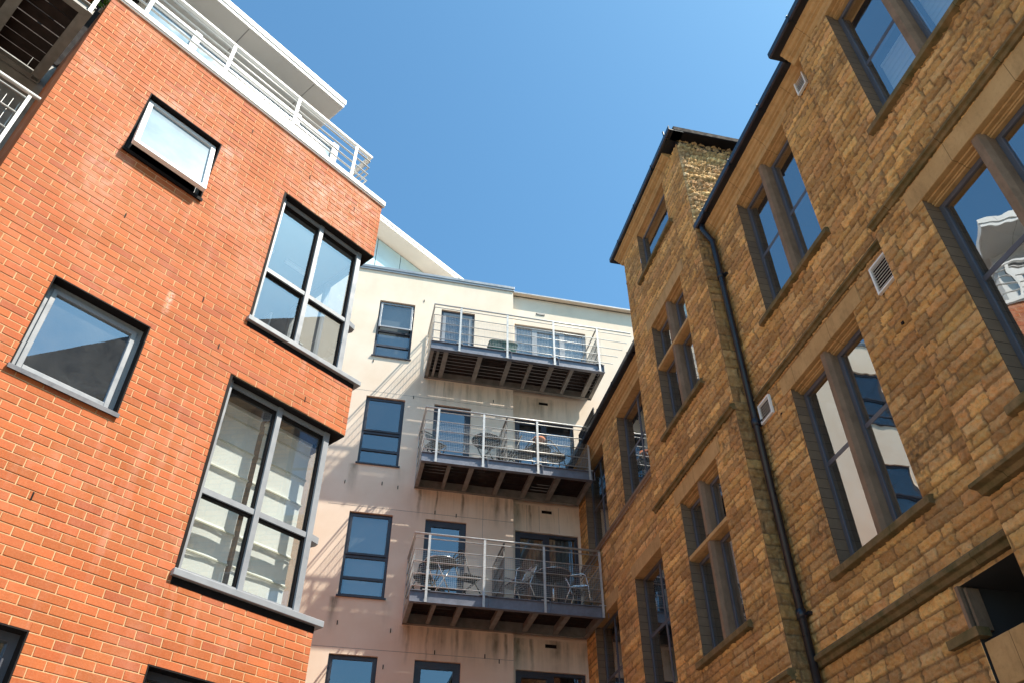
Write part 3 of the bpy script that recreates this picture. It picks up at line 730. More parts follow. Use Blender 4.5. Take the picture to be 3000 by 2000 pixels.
def balcony(zb, x0, x1, hr_x1, posts, joists, divider, cut=None):
    Y = -1.12
    mb, _ = balcony_steel(x0, x1, Y, 0.0, zb, .215, joists)
    for x in [p for p in posts[1:]]: mb.box(x + .10, x + .108, Y + .002, Y + .03, zb + .012, zb + .203, 0)
    b = mb.build('balcony', ['beam', 'joist'], cream)
    deck_mb(x0 + .01, x1 - .01, Y + .05, .006, zb + .216).build('deck', 'deck', b)
    MB().box(.032, x1 - .01, -.002, .148, zb + .150, zb + .215).build('wall_plate', 'joist', b)
    zr = zb + 1.29
    MB().tube([(x0 + .01, -.01, zr), (x0 + .01, Y, zr), (hr_x1, Y, zr)], .020, 10).build('handrail', 'galv', b, smooth=True)
    for k, z in enumerate((zr - .085, zr - .31, zr - .54, zr - .77, zr - 1.0)):
        xe = hr_x1 if cut is None else cut(z)
        MB().tube([(x0 + .02, -.01, z), (x0 + .02, Y + .01, z), (xe, Y + .01, z)], .0105, 8).build('rail', 'galv', b, smooth=True)
    for x in posts: MB().box(x - .022, x + .022, Y - .016, Y - .004, zb + .0, zr - .02).build('post', 'galv', b)
    MB().box(x0 - .002, x0 + .008, -.06, -.02, zb, zr).build('post', 'galv', b)
    for x in posts: MB().box(x - .07, x + .07, Y - .018, Y + .02, zb + .217, zb + .229).build('base_plate', 'galv', b)
    wm = MB()
    wires(wm, (x0 + .04, Y + .03), 1, 0, (x1 if cut else hr_x1) - x0 - .06, zb + .30, zr - .31, .036, .0012)
    wires(wm, (x0 + .035, Y + .05), 0, 1, 1.05, zb + .30, zr - .31, .036, .0012)
    wm.build('mesh_panel', 'galv', b)
    if divider is not None:
        x = divider; dv_ = MB().tube([(x, Y, zr - .03), (x, -.02, zr - .03)], .02)
        for z in (zr - .31, zr - .54, zr - .77, zr - 1.0): dv_.tube([(x, Y, z), (x, -.02, z)], .010)
        for y in (Y + .05, -.06): dv_.box(x - .006, x + .006, y - .02, y + .02, zb + .22, zr - .03)
        wires(dv_, (x + .012, Y + .05), 0, 1, 1.0, zb + .30, zr - .06, .036, .003)
        dv_.build('divider', 'joist', b)
    # right-hand end railing back to the wall
    if cut is None:
        er = MB().tube([(hr_x1, Y, zr), (hr_x1, .10, zr)], .018)
        for z in (zr - .085, zr - .31, zr - .54, zr - .77, zr - 1.0): er.tube([(hr_x1, Y, z), (hr_x1, .10, z)], .010)
        wires(er, (hr_x1 - .015, Y + .05), 0, 1, 1.1, zb + .30, zr - .31, .036, .0012)
        er.build('end_railing', 'joist', b)
    else:
        er = MB().tube([(1.80, Y, zr - .03), (1.80, .10, zr - .03)], .018)
        for z in (zr - .31, zr - .54, zr - .77, zr - 1.0): er.tube([(1.80, Y, z), (1.80, .10, z)], .010)
        wires(er, (1.79, Y + .05), 0, 1, 1.1, zb + .30, zr - .31, .036, .003)
        er.build('end_railing', 'joist', b)
    return b
balcony(7.12, -2.08, 1.47, 1.46, (-1.80, -.77, .36, 1.45), ((-1.62, .06), (-1.15, .085), (-.42, .085), (.22, .085), (.82, .085)), -.40)
balcony(9.96, -2.08, 1.45, 1.40, (-1.80, -.85, .29, 1.385), ((-1.50, .06), (-1.05, .085), (-.40, .085), (.20, .085), (.75, .085)), -.36)
balcony(12.84, -2.08, 1.93, 2.66, (-1.45, -.36, .74, 1.81), ((-1.90, .05), (-1.72, .09), (-.95, .09), (-.28, .09), (.22, .07), (.70, .095), (1.18, .07), (1.70, .095)), None, lambda z: 2.10 + (z - 13.06) / 1.70)

# ------------------------------------------------------------------ balcony furniture
def on_cream(x, y, z): return cream.matrix_basis @ Vector((x, y, z))
cream.matrix_basis  # noqa
CR = cream.rotation_euler.z
def place(name, x, y, z, rz, label, cat, group=None): return empty(name, on_cream(x, y, z), CR + rz, label, cat, group)
def alu_chair(x, y, z, rz, label):
    t = place('aluminium_chair', x, y, z, rz, label, 'chair', 'aluminium chairs on the lowest balcony')
    for sx in (-1, 1):
        MB().tube([(sx * .27, -.25, 0), (sx * .26, -.22, .40), (sx * .26, -.18, .62), (sx * .26, -.12, .655), (sx * .25, .12, .655), (sx * .23, .20, .62)], .0125).build('front_leg', 'chrome', t, smooth=True)
        MB().tube([(sx * .24, .30, 0), (sx * .22, .12, .42), (sx * .22, .20, .60), (sx * .21, .30, .82), (sx * .17, .315, .86), (0, .32, .875)], .0125).build('back_leg', 'chrome', t, smooth=True)
    s = MB()
    for k in range(6): s.box(-.23, .23, -.20 + k * .07, -.15 + k * .07, .425, .437)
    s.tube([(-.25, -.22, .42), (.25, -.22, .42)], .011); s.build('seat', 'chrome', t)
    s = MB()
    for k in range(4): s.box(-.20, .20, .20 + k * .028, .212 + k * .028, .58 + k * .065, .62 + k * .065)
    s.build('backrest', 'chrome', t)
def bistro_table(x, y, z, rz, label, rad, top, leg, name='round_table', slats=False, pedestal=False, h=.72):
    t = place(name, x, y, z, rz, label, 'table')
    if slats:
        s = MB(); k = -rad + .02
        while k < rad - .02:
            hw = math.sqrt(max(0, rad * rad - (k + .015) ** 2)); s.box(k, k + .030, -hw, hw, h, h + .014); k += .042
        ring = [(rad * math.cos(a * math.pi / 16), rad * math.sin(a * math.pi / 16), h - .006) for a in range(33)]
        s.tube(ring, .012); s.build('tabletop', top, t)
    else:
        MB().lathe([(rad - .02, h - .012), (rad, h - .006), (rad, h + .012), (rad - .01, h + .018)], 0, 0, 40).build('tabletop', top, t, smooth=False)
        ring = [(rad * math.cos(a * math.pi / 20), rad * math.sin(a * math.pi / 20), h + .004) for a in range(41)]
        MB().tube(ring, .010).build('rim', leg, t, smooth=True)
    if pedestal:
        MB().tube([(0, 0, .03), (0, 0, h - .02)], .028, 12).build('pedestal', leg, t, smooth=True)
        for k in range(4):
            a = k * math.pi / 2 + .4
            MB().tube([(0, 0, .05), (.28 * math.cos(a), .28 * math.sin(a), .015)], .016).build('foot', leg, t, smooth=True)
    else:
        for sy in (-1, 1):
            for sx in (-1, 1):
                MB().tube([(sx * .22, sy * .14, 0), (sx * -.20, sy * .14, h - .02)], .012).build('leg', leg, t, smooth=True)
        MB().tube([(.2, -.14, .012), (.2, .14, .012)], .01).tube([(-.2, -.14, .012), (-.2, .14, .012)], .01).build('stretcher', leg, t)
    return t
def folding_chair(x, y, z, rz, label, mat, fold=1.0, group=None):
    t = place('folding_chair', x, y, z, rz, label, 'chair', group)
    w2 = .20
    for sx in (-1, 1):
        MB().tube([(sx * w2, -.22 * fold, 0), (sx * w2, .10, .46), (sx * w2, .24, .85)], .011).build('back_leg', mat, t, smooth=True)
        MB().tube([(sx * (w2 - .025), .26 * fold, 0), (sx * (w2 - .025), -.18, .44)], .011).build('front_leg', mat, t, smooth=True)
    s = MB()
    for k in range(6): s.box(-w2 + .03, w2 - .03, -.18 + k * .06, -.135 + k * .06, .44, .455)
    s.build('seat', mat, t)
    s = MB().tube([(-w2, .24, .85), (-w2 * .6, .255, .90), (w2 * .6, .255, .90), (w2, .24, .85)], .012)
    for k in range(3): s.box(-w2, w2, .185 + k * .022, .197 + k * .022, .68 + k * .06, .72 + k * .06)
    s.build('backrest', mat, t)
    return t
def round_chair(x, y, z, rz, label):
    t = place('bistro_chair', x, y, z, rz, label, 'chair', 'black round-backed chairs on the middle balcony')
    MB().lathe([(.19, .44), (.20, .45), (.20, .465), (.18, .47)], 0, 0).build('seat', 'blackmetal', t)
    arc = [(.20 * math.cos(a), .20 * math.sin(a), .45 + .38 * math.sin(a) if math.sin(a) > 0 else .45) for a in [math.pi * k / 14 for k in range(15)]]
    MB().tube(arc, .013).tube([(p[0] * .6, p[1] * .9, .45 + (p[2] - .45) * .65) for p in arc], .009).build('backrest', 'blackmetal', t, smooth=True)
    for k in range(4):
        a = math.pi / 4 + k * math.pi / 2
        MB().tube([(.15 * math.cos(a), .15 * math.sin(a), .45), (.24 * math.cos(a), .24 * math.sin(a), 0)], .011).build('leg', 'blackmetal', t, smooth=True)
Z3, Z2, Z1 = 7.365, 10.205, 13.085
bistro_table(-1.52, -.66, Z3, .5, 'round folding bistro table with crossed legs at the left end of the lowest balcony', .30, 'brownplastic', 'chrome', name='folding_table')
folding_chair(-.98, -.70, Z3, 1.9, 'dark folding chair with pale legs next to the divider of the lowest balcony', 'blackmetal')
folding_chair(-1.80, -.52, Z3, -.5, 'dark folding chair in the left corner of the lowest balcony, behind the bistro table', 'blackmetal')
alu_chair(-.02, -.62, Z3, -1.25, 'silver aluminium chair left of the dark pedestal table on the lowest balcony')
alu_chair(1.16, -.62, Z3, 1.15, 'silver aluminium chair right of the dark pedestal table, beside the stone wall')
bistro_table(.67, -.60, Z3, 0, 'dark round pedestal table between two aluminium chairs', .34, 'brownplastic', 'chrome', name='pedestal_table', pedestal=True)
bistro_table(-.70, -.62, Z2, .3, 'black slatted round table left of the divider on the middle balcony', .30, 'blackmetal', 'blackmetal', name='slatted_table', slats=True)
folding_chair(-1.78, -.60, Z2, .5, 'black folding chair in the left corner of the middle balcony', 'blackmetal', group='black folding chairs on the middle balcony')
folding_chair(-.22, -.62, Z2, -1.5, 'black folding chair just right of the divider on the middle balcony', 'blackmetal', group='black folding chairs on the middle balcony')
tb = bistro_table(.45, -.58, Z2, 0, 'small black table carrying the terracotta pot on the middle balcony', .26, 'blackmetal', 'blackmetal', name='small_table', pedestal=True, h=.66)
round_chair(.14, -.70, Z2, -1.9, 'black round-backed chair left of the terracotta pot')
round_chair(.80, -.72, Z2, 1.7, 'black round-backed chair right of the terracotta pot')
fp = place('flower_pot', .46, -.60, Z2 + .68, 0, 'orange terracotta flower pot on the small black table of the middle balcony', 'pot')
MB().lathe([(.075, 0), (.115, .20), (.135, .20), (.14, .265), (.12, .265), (.11, .22)], 0, 0).build('pot', 'terra', fp, smooth=True)
MB().lathe([(.001, .222), (.108, .222), (.108, .232), (.001, .24)], 0, 0).build('soil', 'soil', fp)
gt = place('storage_tub', -.42, -.84, Z1, 0, 'dark green plastic tub behind the railing of the top balcony', 'tub')
def tub(z0, z1, a, b, n=28):
    pts = []
    for k in range(n):
        t = 2 * math.pi * k / n; c, s_ = math.cos(t), math.sin(t)
        pts.append((a * math.copysign(abs(c) ** .35, c), b * math.copysign(abs(s_) ** .35, s_)))
    return pts
tb_ = MB(); i0 = 0; rings = [(0, .28, .16), (.26, .32, .19), (.29, .34, .21), (.31, .34, .21), (.31, .31, .18), (.05, .27, .15)]
n = 28
for (z, a, b) in rings: tb_.v += [(p[0], p[1], z) for p in tub(0, 0, a, b)]
for k in range(len(rings) - 1):
    for j in range(n):
        tb_.f.append((k * n + j, k * n + (j + 1) % n, (k + 1) * n + (j + 1) % n, (k + 1) * n + j)); tb_.mi.append(0)
tb_.f.append(tuple(range(n - 1, -1, -1))); tb_.mi.append(0); tb_.f.append(tuple(5 * n + j for j in range(n))); tb_.mi.append(0)
tb_.build('tub', 'green', gt, smooth=False)
MB().box(-.09, .09, -.225, -.205, .255, .28).box(-.09, .09, .205, .225, .255, .28).build('handle', 'green', gt)

# =================================================================== PENTHOUSE BEHIND THE PARAPET
pb = empty('penthouse_building', (-1.8654, 7.4706, 0), red.rotation_euler.z, 'glass walled rooftop penthouse under a white oversailing roof, behind the cream parapet', 'building')
k = MB().box(3.9, 9.7, 6.5, 12, 19.05, 19.17).box(3.9, 9.7, 6.485, 6.5, 19.05, 19.135).box(3.9, 9.7, 6.47, 6.485, 19.16, 19.26).box(3.9, 9.7, 6.485, 12, 19.175, 19.255)
k.build('roof', 'white', pb, bevel=.006)
MB().box(3.9, 9.7, 6.51, 11.9, 19.040, 19.049).build('soffit', 'soffit', pb)
MB().box(4.2, 9.5, 7.07, 11.5, 16.2, 19.04).build('wall', 'dark', pb)
xs_ = [4.25, 5.05, 5.95, 6.95, 7.35, 8.4, 9.45]
for i in range(len(xs_) - 1):
    MB().box(xs_[i] + .012, xs_[i + 1] - .012, 7.045, 7.069, 17.62, 19.0).build('glass_panel', 'bluepanel' if i == 3 else 'panelglass', pb)
    MB().box(xs_[i] + .012, xs_[i + 1] - .012, 7.045, 7.069, 16.2, 17.25).build('glass_panel', 'panelglass', pb)

# =================================================================== STONE BUILDING
# local x along the wall towards the camera, y into the building
th = math.atan2(-math.cos(R(-12.7)), -math.sin(R(-12.7)))
stone = empty('stone_building', (1.4498, 15.4805, 0), th, 'old ochre sandstone warehouse with a projecting bay tower and mullioned windows', 'building')
TF = -.26; CF = -.20                                      # fronts of the tower and of the nearer bay
rs = np.random.RandomState(11)
LAT = rs.rand(256, 256)
def vnoise(x, y, ox=0):
    xi = np.floor(x).astype(int); yi = np.floor(y).astype(int); fx = x - xi; fy = y - yi
    fx = fx * fx * (3 - 2 * fx); fy = fy * fy * (3 - 2 * fy)
    g = lambda a, b: LAT[(a + ox) % 256, (b + ox * 3) % 256]
    return (g(xi, yi) * (1 - fx) + g(xi + 1, yi) * fx) * (1 - fy) + (g(xi, yi + 1) * (1 - fx) + g(xi + 1, yi + 1) * fx) * fy
TONES = .25 * np.array((0.355, 0.215, 0.10)) + .75 * np.array([(0.34, 0.195, 0.082), (0.41, 0.25, 0.115), (0.30, 0.17, 0.078), (0.39, 0.255, 0.14), (0.45, 0.29, 0.13), (0.27, 0.165, 0.09), (0.36, 0.20, 0.105)])
def courses(a, b, lo, hi):
    out = [a]
    while out[-1] < b: out.append(out[-1] + rs.uniform(lo, hi))
    return np.array(out)
def stone_face(name, x0, x1, z0, z1, holes, put, res=.02, amp=1.0, parent=None, tone=1.0, lo=.082, hi=.126):
    def axis(a, b, brk):
        br = sorted(set([a, b] + [v for v in brk if a < v < b])); o = []
        for p, q in zip(br[:-1], br[1:]):
            nn = max(1, int(round((q - p) / res))); o += list(np.linspace(p, q, nn, endpoint=False))
        return np.array(o + [b])
    xs = axis(x0, x1, [v for h in holes for v in h[:2]]); zs = axis(z0, z1, [v for h in holes for v in h[2:]])
    X, Z = np.meshgrid(xs, zs)
    # joints wander a little
    Xw = X + .010 * (vnoise(X * 3, Z * 9, 5) - .5); Zw = Z + .006 * (vnoise(X * 4 + 9, Z * 3, 8) - .5)
    zc = courses(z0 - .05, z1 + .2, lo, hi)
    ri = np.clip(np.searchsorted(zc, Zw) - 1, 0, len(zc) - 2)
    hgt = np.zeros_like(X); edge = np.zeros_like(X); tint = np.zeros(X.shape + (3,))
    for r in range(ri.min(), ri.max() + 1):
        mk = ri == r
        if not mk.any(): continue
        xc = courses(x0 - rs.uniform(0, .3), x1 + .5, .13, .50)
        ns = len(xc); xv = Xw[mk]; zv = Zw[mk]
        ci = np.clip(np.searchsorted(xc, xv) - 1, 0, ns - 2)
        base = rs.uniform(0, .007, ns); tx = rs.uniform(-.04, .04, ns); tz = rs.uniform(-.16, .06, ns)
        mid = (xc[:-1] + xc[1:]) / 2
        e = np.minimum(np.minimum(xv - xc[ci], xc[ci + 1] - xv), np.minimum(zv - zc[r], zc[r + 1] - zv))
        n1 = vnoise(xv * 13 + ci * 7.3, zv * 20 + r * 3.1, 2); n2 = vnoise(xv * 34 + ci * 3.3, zv * 46, 4)
        f = np.abs(vnoise(xv * 9 + ci * 11.7, zv * 13 + r * 5.7, 9) - .5)
        pil = np.clip(e / .012, 0, 1); pil = pil * pil * (3 - 2 * pil)
        n3 = vnoise(xv * 70, zv * 90, 6); rg = np.abs(vnoise(xv * 17 + ci * 5.1, zv * 26 + r * 2.3, 12) - .5)
        fc = np.abs((n1 * 2.3 + n2 * .8) % 1.0 - .5)                      # chiselled facets
        hv = pil * (.007 + base[ci] + tx[ci] * (xv - mid[ci]) + tz[ci] * (zv - (zc[r] + zc[r + 1]) / 2) + .030 * (fc - .25) + .017 * (n2 - .5) + .012 * (n3 - .5) - .012 * np.clip(.10 - rg, 0, .10) / .10)
        hgt[mk] = amp * np.clip(hv, -.010, .05) * 1.1 - .010 * (e < .006)
        edge[mk] = e
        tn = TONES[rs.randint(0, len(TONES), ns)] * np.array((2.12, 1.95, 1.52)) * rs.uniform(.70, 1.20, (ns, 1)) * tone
        tt = tn[ci]
        jm = np.clip(1.7 - e / .007, 0, 1)[:, None]
        tint[mk] = tt * (1 - .8 * jm) + np.array((.085, .055, .035)) * .8 * jm
    de = np.full(X.shape, 9.0)
    for h in holes:
        dx = np.maximum(np.maximum(h[0] - X, X - h[1]), 0); dz = np.maximum(np.maximum(h[2] - Z, Z - h[3]), 0)
        de = np.minimum(de, np.hypot(dx, dz))
    for (c, d) in ((X - x0, 0), (x1 - X, 0)): de = np.minimum(de, c)
    k = np.clip(de / .035, 0, 1); hgt = hgt * k + .002 * (1 - k)
    ny, nx = X.shape
    P = put(X.ravel(), Z.ravel(), hgt.ravel())
    idx = np.arange(nx * ny).reshape(ny, nx)
    q = np.stack([idx[:-1, :-1], idx[:-1, 1:], idx[1:, 1:], idx[1:, :-1]], -1)
    cx = (X[:-1, :-1] + X[1:, 1:]) / 2; cz = (Z[:-1, :-1] + Z[1:, 1:]) / 2
    keep = np.ones(cx.shape, bool)
    for h in holes: keep &= ~((cx > h[0]) & (cx < h[1]) & (cz > h[2]) & (cz < h[3]))
    q = q[keep].reshape(-1, 4)
    me = bpy.data.meshes.new(name)
    me.vertices.add(len(P)); me.vertices.foreach_set('co', P.astype(np.float32).ravel())
    me.loops.add(q.size); me.loops.foreach_set('vertex_index', q.astype(np.int32).ravel())
    me.polygons.add(len(q)); me.polygons.foreach_set('loop_start', np.arange(0, q.size, 4, dtype=np.int32))
    try: me.polygons.foreach_set('loop_total', np.full(len(q), 4, dtype=np.int32))
    except Exception: pass
    me.update(calc_edges=True); me.validate()
    at = me.attributes.new('tint', 'FLOAT_COLOR', 'POINT')
    at.data.foreach_set('color', np.concatenate([tint.reshape(-1, 3), np.ones((nx * ny, 1))], 1).astype(np.float32).ravel())
    me.materials.append(M['stone'])
    o = bpy.data.objects.new(name, me); COL.objects.link(o); o.parent = parent or stone
    return o
front = lambda y0: (lambda x, z, h: np.stack([x, y0 - h, z], 1))
side = lambda x0: (lambda y, z, h: np.stack([x0 + h, y, z], 1))

TW0, TW1 = 4.58, 7.38                                     # tower along the wall
CB0 = 10.43                                               # nearer bay starts
GZ = 10.84                                                # underside of the gutters
LH = .24                                                  # lintel height
winA = [(8.17, 9.56, 8.40, 10.56), (8.22, 9.58, 5.00, 7.20)]
winC = [(11.04, 12.42, 8.46, 10.58), (11.06, 12.44, 5.02, 7.20)]
winW = [(.48, 1.78, 8.62, 10.56), (2.70, 4.20, 8.62, 10.56), (.55, 1.85, 5.20, 7.22), (2.78, 4.22, 5.20, 7.22)]
winT = [(5.33, 6.63, 11.78, 12.88), (5.36, 6.64, 8.42, 10.55), (5.43, 6.66, 5.00, 7.18)]
door = (9.62, 10.42, 2.0, 4.22)
def lint(h, d=.16): return (h[0] - d, h[1] + d, h[3], h[3] + LH)
hA = winA + [lint(h) for h in winA] + [door]
hW = winW + [lint(h, .10) for h in winW]
stone_face('wall', 0.0, TW0, 4.6, 10.62, hW, front(0.0), .026)
stone_face('wall', TW1, CB0, 3.0, 10.62, hA, front(0.0), .0135)
stone_face('wall', CB0, 13.3, 3.4, 10.62, winC + [lint(h) for h in winC], front(CF), .0135)
stone_face('tower_wall', TW0, TW1, 3.6, 13.0, winT + [lint(h) for h in winT[1:]] + [(5.17, 6.79, 12.88, 13.0)], front(TF), .016)
stone_face('tower_wall', TF, 0.0, 3.4, 10.9, [], side(TW1), .020, .9, tone=.62, lo=.11, hi=.17)  # return of the same face: its shade put into a darker tone
stone_face('tower_wall', TF, 3.2, 10.9, 13.07, [], side(TW1), .016, 2.3, tone=np.array((1.25, 1.5, 2.0)))  # upper side face: sunlit brightness put into a paler stone tone
pw = MB()                                                  # plain lower and rear walling
pw.quad((0, 0.0, 0), (TW0, 0.0, 0), (TW0, 0.0, 4.6), (0, 0.0, 4.6)); pw.quad((TW0, TF, 0), (TW1, TF, 0), (TW1, TF, 3.6), (TW0, TF, 3.6))
holes_plane(pw, TW1, CB0, 0, 3.0, [door], lambda x, z: (x, 0.0, z)); pw.quad((CB0, CF, 0), (24, CF, 0), (24, CF, 3.4), (CB0, CF, 3.4))
pw.quad((13.3, CF, 3.4), (24, CF, 3.4), (24, CF, 10.8), (13.3, CF, 10.8)); pw.quad((CB0, CF, 0), (CB0, 0, 0), (CB0, 0, 10.7), (CB0, CF, 10.7))
pw.quad((TW0, TF, 0), (TW0, 3.2, 0), (TW0, 3.2, 12.98), (TW0, TF, 12.98)); pw.quad((TW1, TF, 0), (TW1, 0, 0), (TW1, 0, 3.4), (TW1, TF, 3.4))
pw.quad((TW0, 3.2, 9), (TW1, 3.2, 9), (TW1, 3.2, 12.98), (TW0, 3.2, 12.98)); pw.quad((24, CF, 0), (24, 9, 0), (24, 9, 10.8), (24, CF, 10.8)); pw.quad((0, 0, 0), (0, 9, 0), (0, 9, 10.8), (0, 0, 10.8))
pw.build('rear_wall', 'dress', stone)

def stone_window(h, f, vb=None, tr=None, mull=True, bars=None, lintel=True, inset=.145, mw=.125, sill_out=.07, frame='slatefr', single=False, lh=None, dl=.16, mould=True):
    x0, x1, z0, z1 = h; yg = f + inset
    ctr = (x0 + x1) / 2 if vb is None else vb
    mb = MB()
    cols = [(x0, ctr - mw / 2), (ctr + mw / 2, x1)] if mull else [(x0, x1)]
    zt = z1 - (.06 if mould else .0)
    for (a, b) in cols:
        if tr and mull and bars is None:
            frame_mb(a, b, z0 + .05, tr - .05, yg, yg + .06, .050, mb=mb); frame_mb(a, b, tr + .05, zt, yg, yg + .06, .050, mb=mb)
        else: frame_mb(a, b, z0 + .05, zt, yg, yg + .06, .052, [] if (mull or single) else [ctr], [bars] if bars else [], .055, mb=mb)
    o = mb.build('window', frame, stone, bevel=.004)
    g = MB()
    for (a, b) in cols:
        parts = [(z0 + .05, zt)] if not bars else [(z0 + .05, bars), (bars, zt)]
        for k, (p, q) in enumerate(parts):
            if not mull:
                for (c, d) in (((a, b),) if single else ((a, ctr), (ctr, b))): g.quad((c + .03, yg + .012 + .004 * k, p), (d - .03, yg + .012 + .004 * k, p), (d - .03, yg + .012 + .004 * k, q), (c + .03, yg + .012 + .004 * k, q))
            else: g.quad((a + .03, yg + .012 + .004 * k, p), (b - .03, yg + .012 + .004 * k, p), (b - .03, yg + .012 + .004 * k, q), (a + .03, yg + .012 + .004 * k, q))
    g.build('pane', 'glass_stone', o)
    for xj in (x0, x1): MB().quad((xj, f + .002, z0), (xj, yg + .07, z0), (xj, yg + .07, z1), (xj, f + .002, z1)).build('jamb', 'jamb', o)
    if mull:
        ml = MB()
        for p, q in ([(z0 + .04, tr - .045), (tr + .045, z1)] if (tr and bars is None) else [(z0 + .04, z1)]):
            ml.prism([(ctr - .035, f + .012), (ctr + .035, f + .012), (ctr + mw / 2, f + .06), (ctr + mw / 2, yg + .07), (ctr - mw / 2, yg + .07), (ctr - mw / 2, f + .06)], 'z', p, q)
        ml.build('mullion', 'mullion', o, bevel=.004)
        if tr and bars is None:
            MB().prism([(f + .010, tr - .03), (f + .010, tr + .02), (f + .05, tr + .045), (yg + .07, tr + .045), (yg + .07, tr - .045), (f + .06, tr - .045)], 'x', x0 + .001, x1 - .001).build('transom', 'dress', o)
    if lintel:
        l = MB()
        l.box(x0 - dl, x1 + dl, f - .012, f + .10, z1, z1 + (lh or LH))
        if mould:
            l.box(x0, x1, f + .045, f + .10, z1 - .022, z1); l.box(x0, x1, f + .10, yg + .08, z1 - .062, z1 + .05); l.box(x0, x1, f + .085, f + .10, z1 - .044, z1 - .022)
        else: l.box(x0, x1, f + .10, yg + .08, z1, z1 + .05)
        l.build('lintel', 'dress', o, bevel=.006)
    sl = MB().prism([(f - sill_out, z0 - .085), (f - sill_out, z0 - .02), (f - sill_out + .015, z0 - .005), (yg + .07, z0 + .055), (yg + .07, z0 - .10), (f - .0, z0 - .10), (f - sill_out + .03, z0 - .092)], 'x', x0 - .13, x1 + .13)
    sl.build('sill', 'ledge', o, bevel=.006)
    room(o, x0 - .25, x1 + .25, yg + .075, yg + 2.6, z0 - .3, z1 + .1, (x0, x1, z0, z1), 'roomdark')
    return o
for h in winA: stone_window(h, 0.0, bars=(9.46 if h[3] > 9 else 6.17))
cws = [stone_window(h, CF, bars=(9.48 if h[3] > 9 else 6.19)) for h in winC]
for h in winW: stone_window(h, 0.0, mull=False, bars=h[2] + 1.04, dl=.10, mould=False, sill_out=.0)
stone_window(winT[0], TF, mull=False, single=True, lh=.05, inset=.10)
stone_window(winT[1], TF, tr=9.68); stone_window(winT[2], TF, tr=6.34)
# white slatted blinds behind the nearer bay's upper window
for x0, x1, nm in ((11.10, 11.66, 'left'), (11.82, 12.38, 'right')):
    b = empty('window_blind', stone.matrix_basis @ Vector((0, 0, 0)), th, 'white slatted blind in the %s light of the upper right sandstone window' % nm, 'blind', 'slatted blinds in the upper right window')
    s = MB(); z = 8.55
    while z < (9.44 if nm == 'left' else 10.4): s.box(x0, x1, CF + .33, CF + .336, z, z + .074); z += .082
    s.build('slat', 'blind', b)
    MB().box(x0, x1, CF + .32, CF + .36, z, z + .04).build('head_rail', 'blind', b)

# hood moulds, strings, cornice, gutters
def ledge(x0, x1, f, z, out=.07, h=.09, name='hood_mould', mat='ledge'):
    MB().prism([(f + .03, z - h / 2), (f - out * .45, z - h / 2), (f - out * .6, z - h * .15), (f - out, z - h * .05), (f - out, z + h * .25), (f - out * .7, z + h / 2), (f + .03, z + h / 2 + .02)], 'x', x0, x1).build(name, mat, stone, bevel=.004)
ledge(7.52, 10.30, 0.0, 7.52); ledge(10.435, 13.3, CF, 7.50)
ledge(4.58, 7.385, TF, 7.50)
ledge(TW1, CB0, 0.0, 4.32, .09, .12, 'string_course'); ledge(TW0, TW1 + .005, TF, 4.22, .08, .11, 'string_course')
ledge(10.435, 13.3, CF, 4.60, .16, .10, 'string_course')
ledge(0.0, TW0, 0.0, 8.55, .045, .13, 'sill_course', 'mullion'); 
def cornice(x0, x1, f, z0, name='cornice', k=1.0):
    pf = [(f + .05, z0 + .20), (f - .155, z0 + .20), (f - .155, z0 + .165), (f - .125, z0 + .15), (f - .105, z0 + .115), (f - .075, z0 + .10), (f - .075, z0 + .075), (f - .04, z0 + .06), (f - .03, z0 + .02), (f - .012, z0), (f + .05, z0)]
    pf = [(a_, z0 + (b_ - z0) * k) for a_, b_ in pf]
    MB().prism(pf, 'x', x0, x1).build(name, 'dress', stone)
def gutter(x0, x1, f, z0, name='gutter', pull=0.0):
    f += pull
    mb = MB().prism([(f - .12, z0), (f - .245, z0), (f - .265, z0 + .015), (f - .265, z0 + .105), (f - .25, z0 + .105), (f - .25, z0 + .02), (f - .13, z0 + .02), (f - .13, z0 + .11), (f - .0, z0 + .11), (f - .0, z0)], 'x', x0, x1)
    x = x0 + .5
    while x < x1 - .1:
        mb.box(x, x + .03, f - .272, f - .12, z0 - .008, z0 + .112); x += .92
    mb.build(name, 'gutter', stone)
cornice(0.0, TW0, 0.0, GZ - .20); gutter(0.0, TW0, 0.0, GZ)
cornice(TW1 + .02, CB0 - .02, 0.0, GZ - .20); gutter(TW1 - .20, CB0 - .06, 0.0, GZ)
cornice(CB0 - .10, 24, CF, GZ - .20); gutter(CB0 - .18, 24, CF, GZ)
TG = 13.08
cornice(TW0 - .10, TW1 - .28, TF, TG - .15, k=.72); gutter(TW0 - .22, TW1 + .20, TF, TG, pull=.055)
MB().prism([(TW1 + .0, TG), (TW1 + .19, TG), (TW1 + .205, TG + .02), (TW1 + .205, TG + .11), (TW1 + .0, TG + .11)], 'y', TF - .12, 3.2).build('gutter', 'black', stone)
MB().box(TW1 - .05, TW1 + .012, TF + .0, 3.2, TG - .12, TG - .001).build('fascia', 'gutter', stone)
MB().tube([(TW1 - .02, TF - .2, TG + .1), (TW1 - .03, TF - .2, TG + .24)], .014).build('finial', 'gutter', stone)
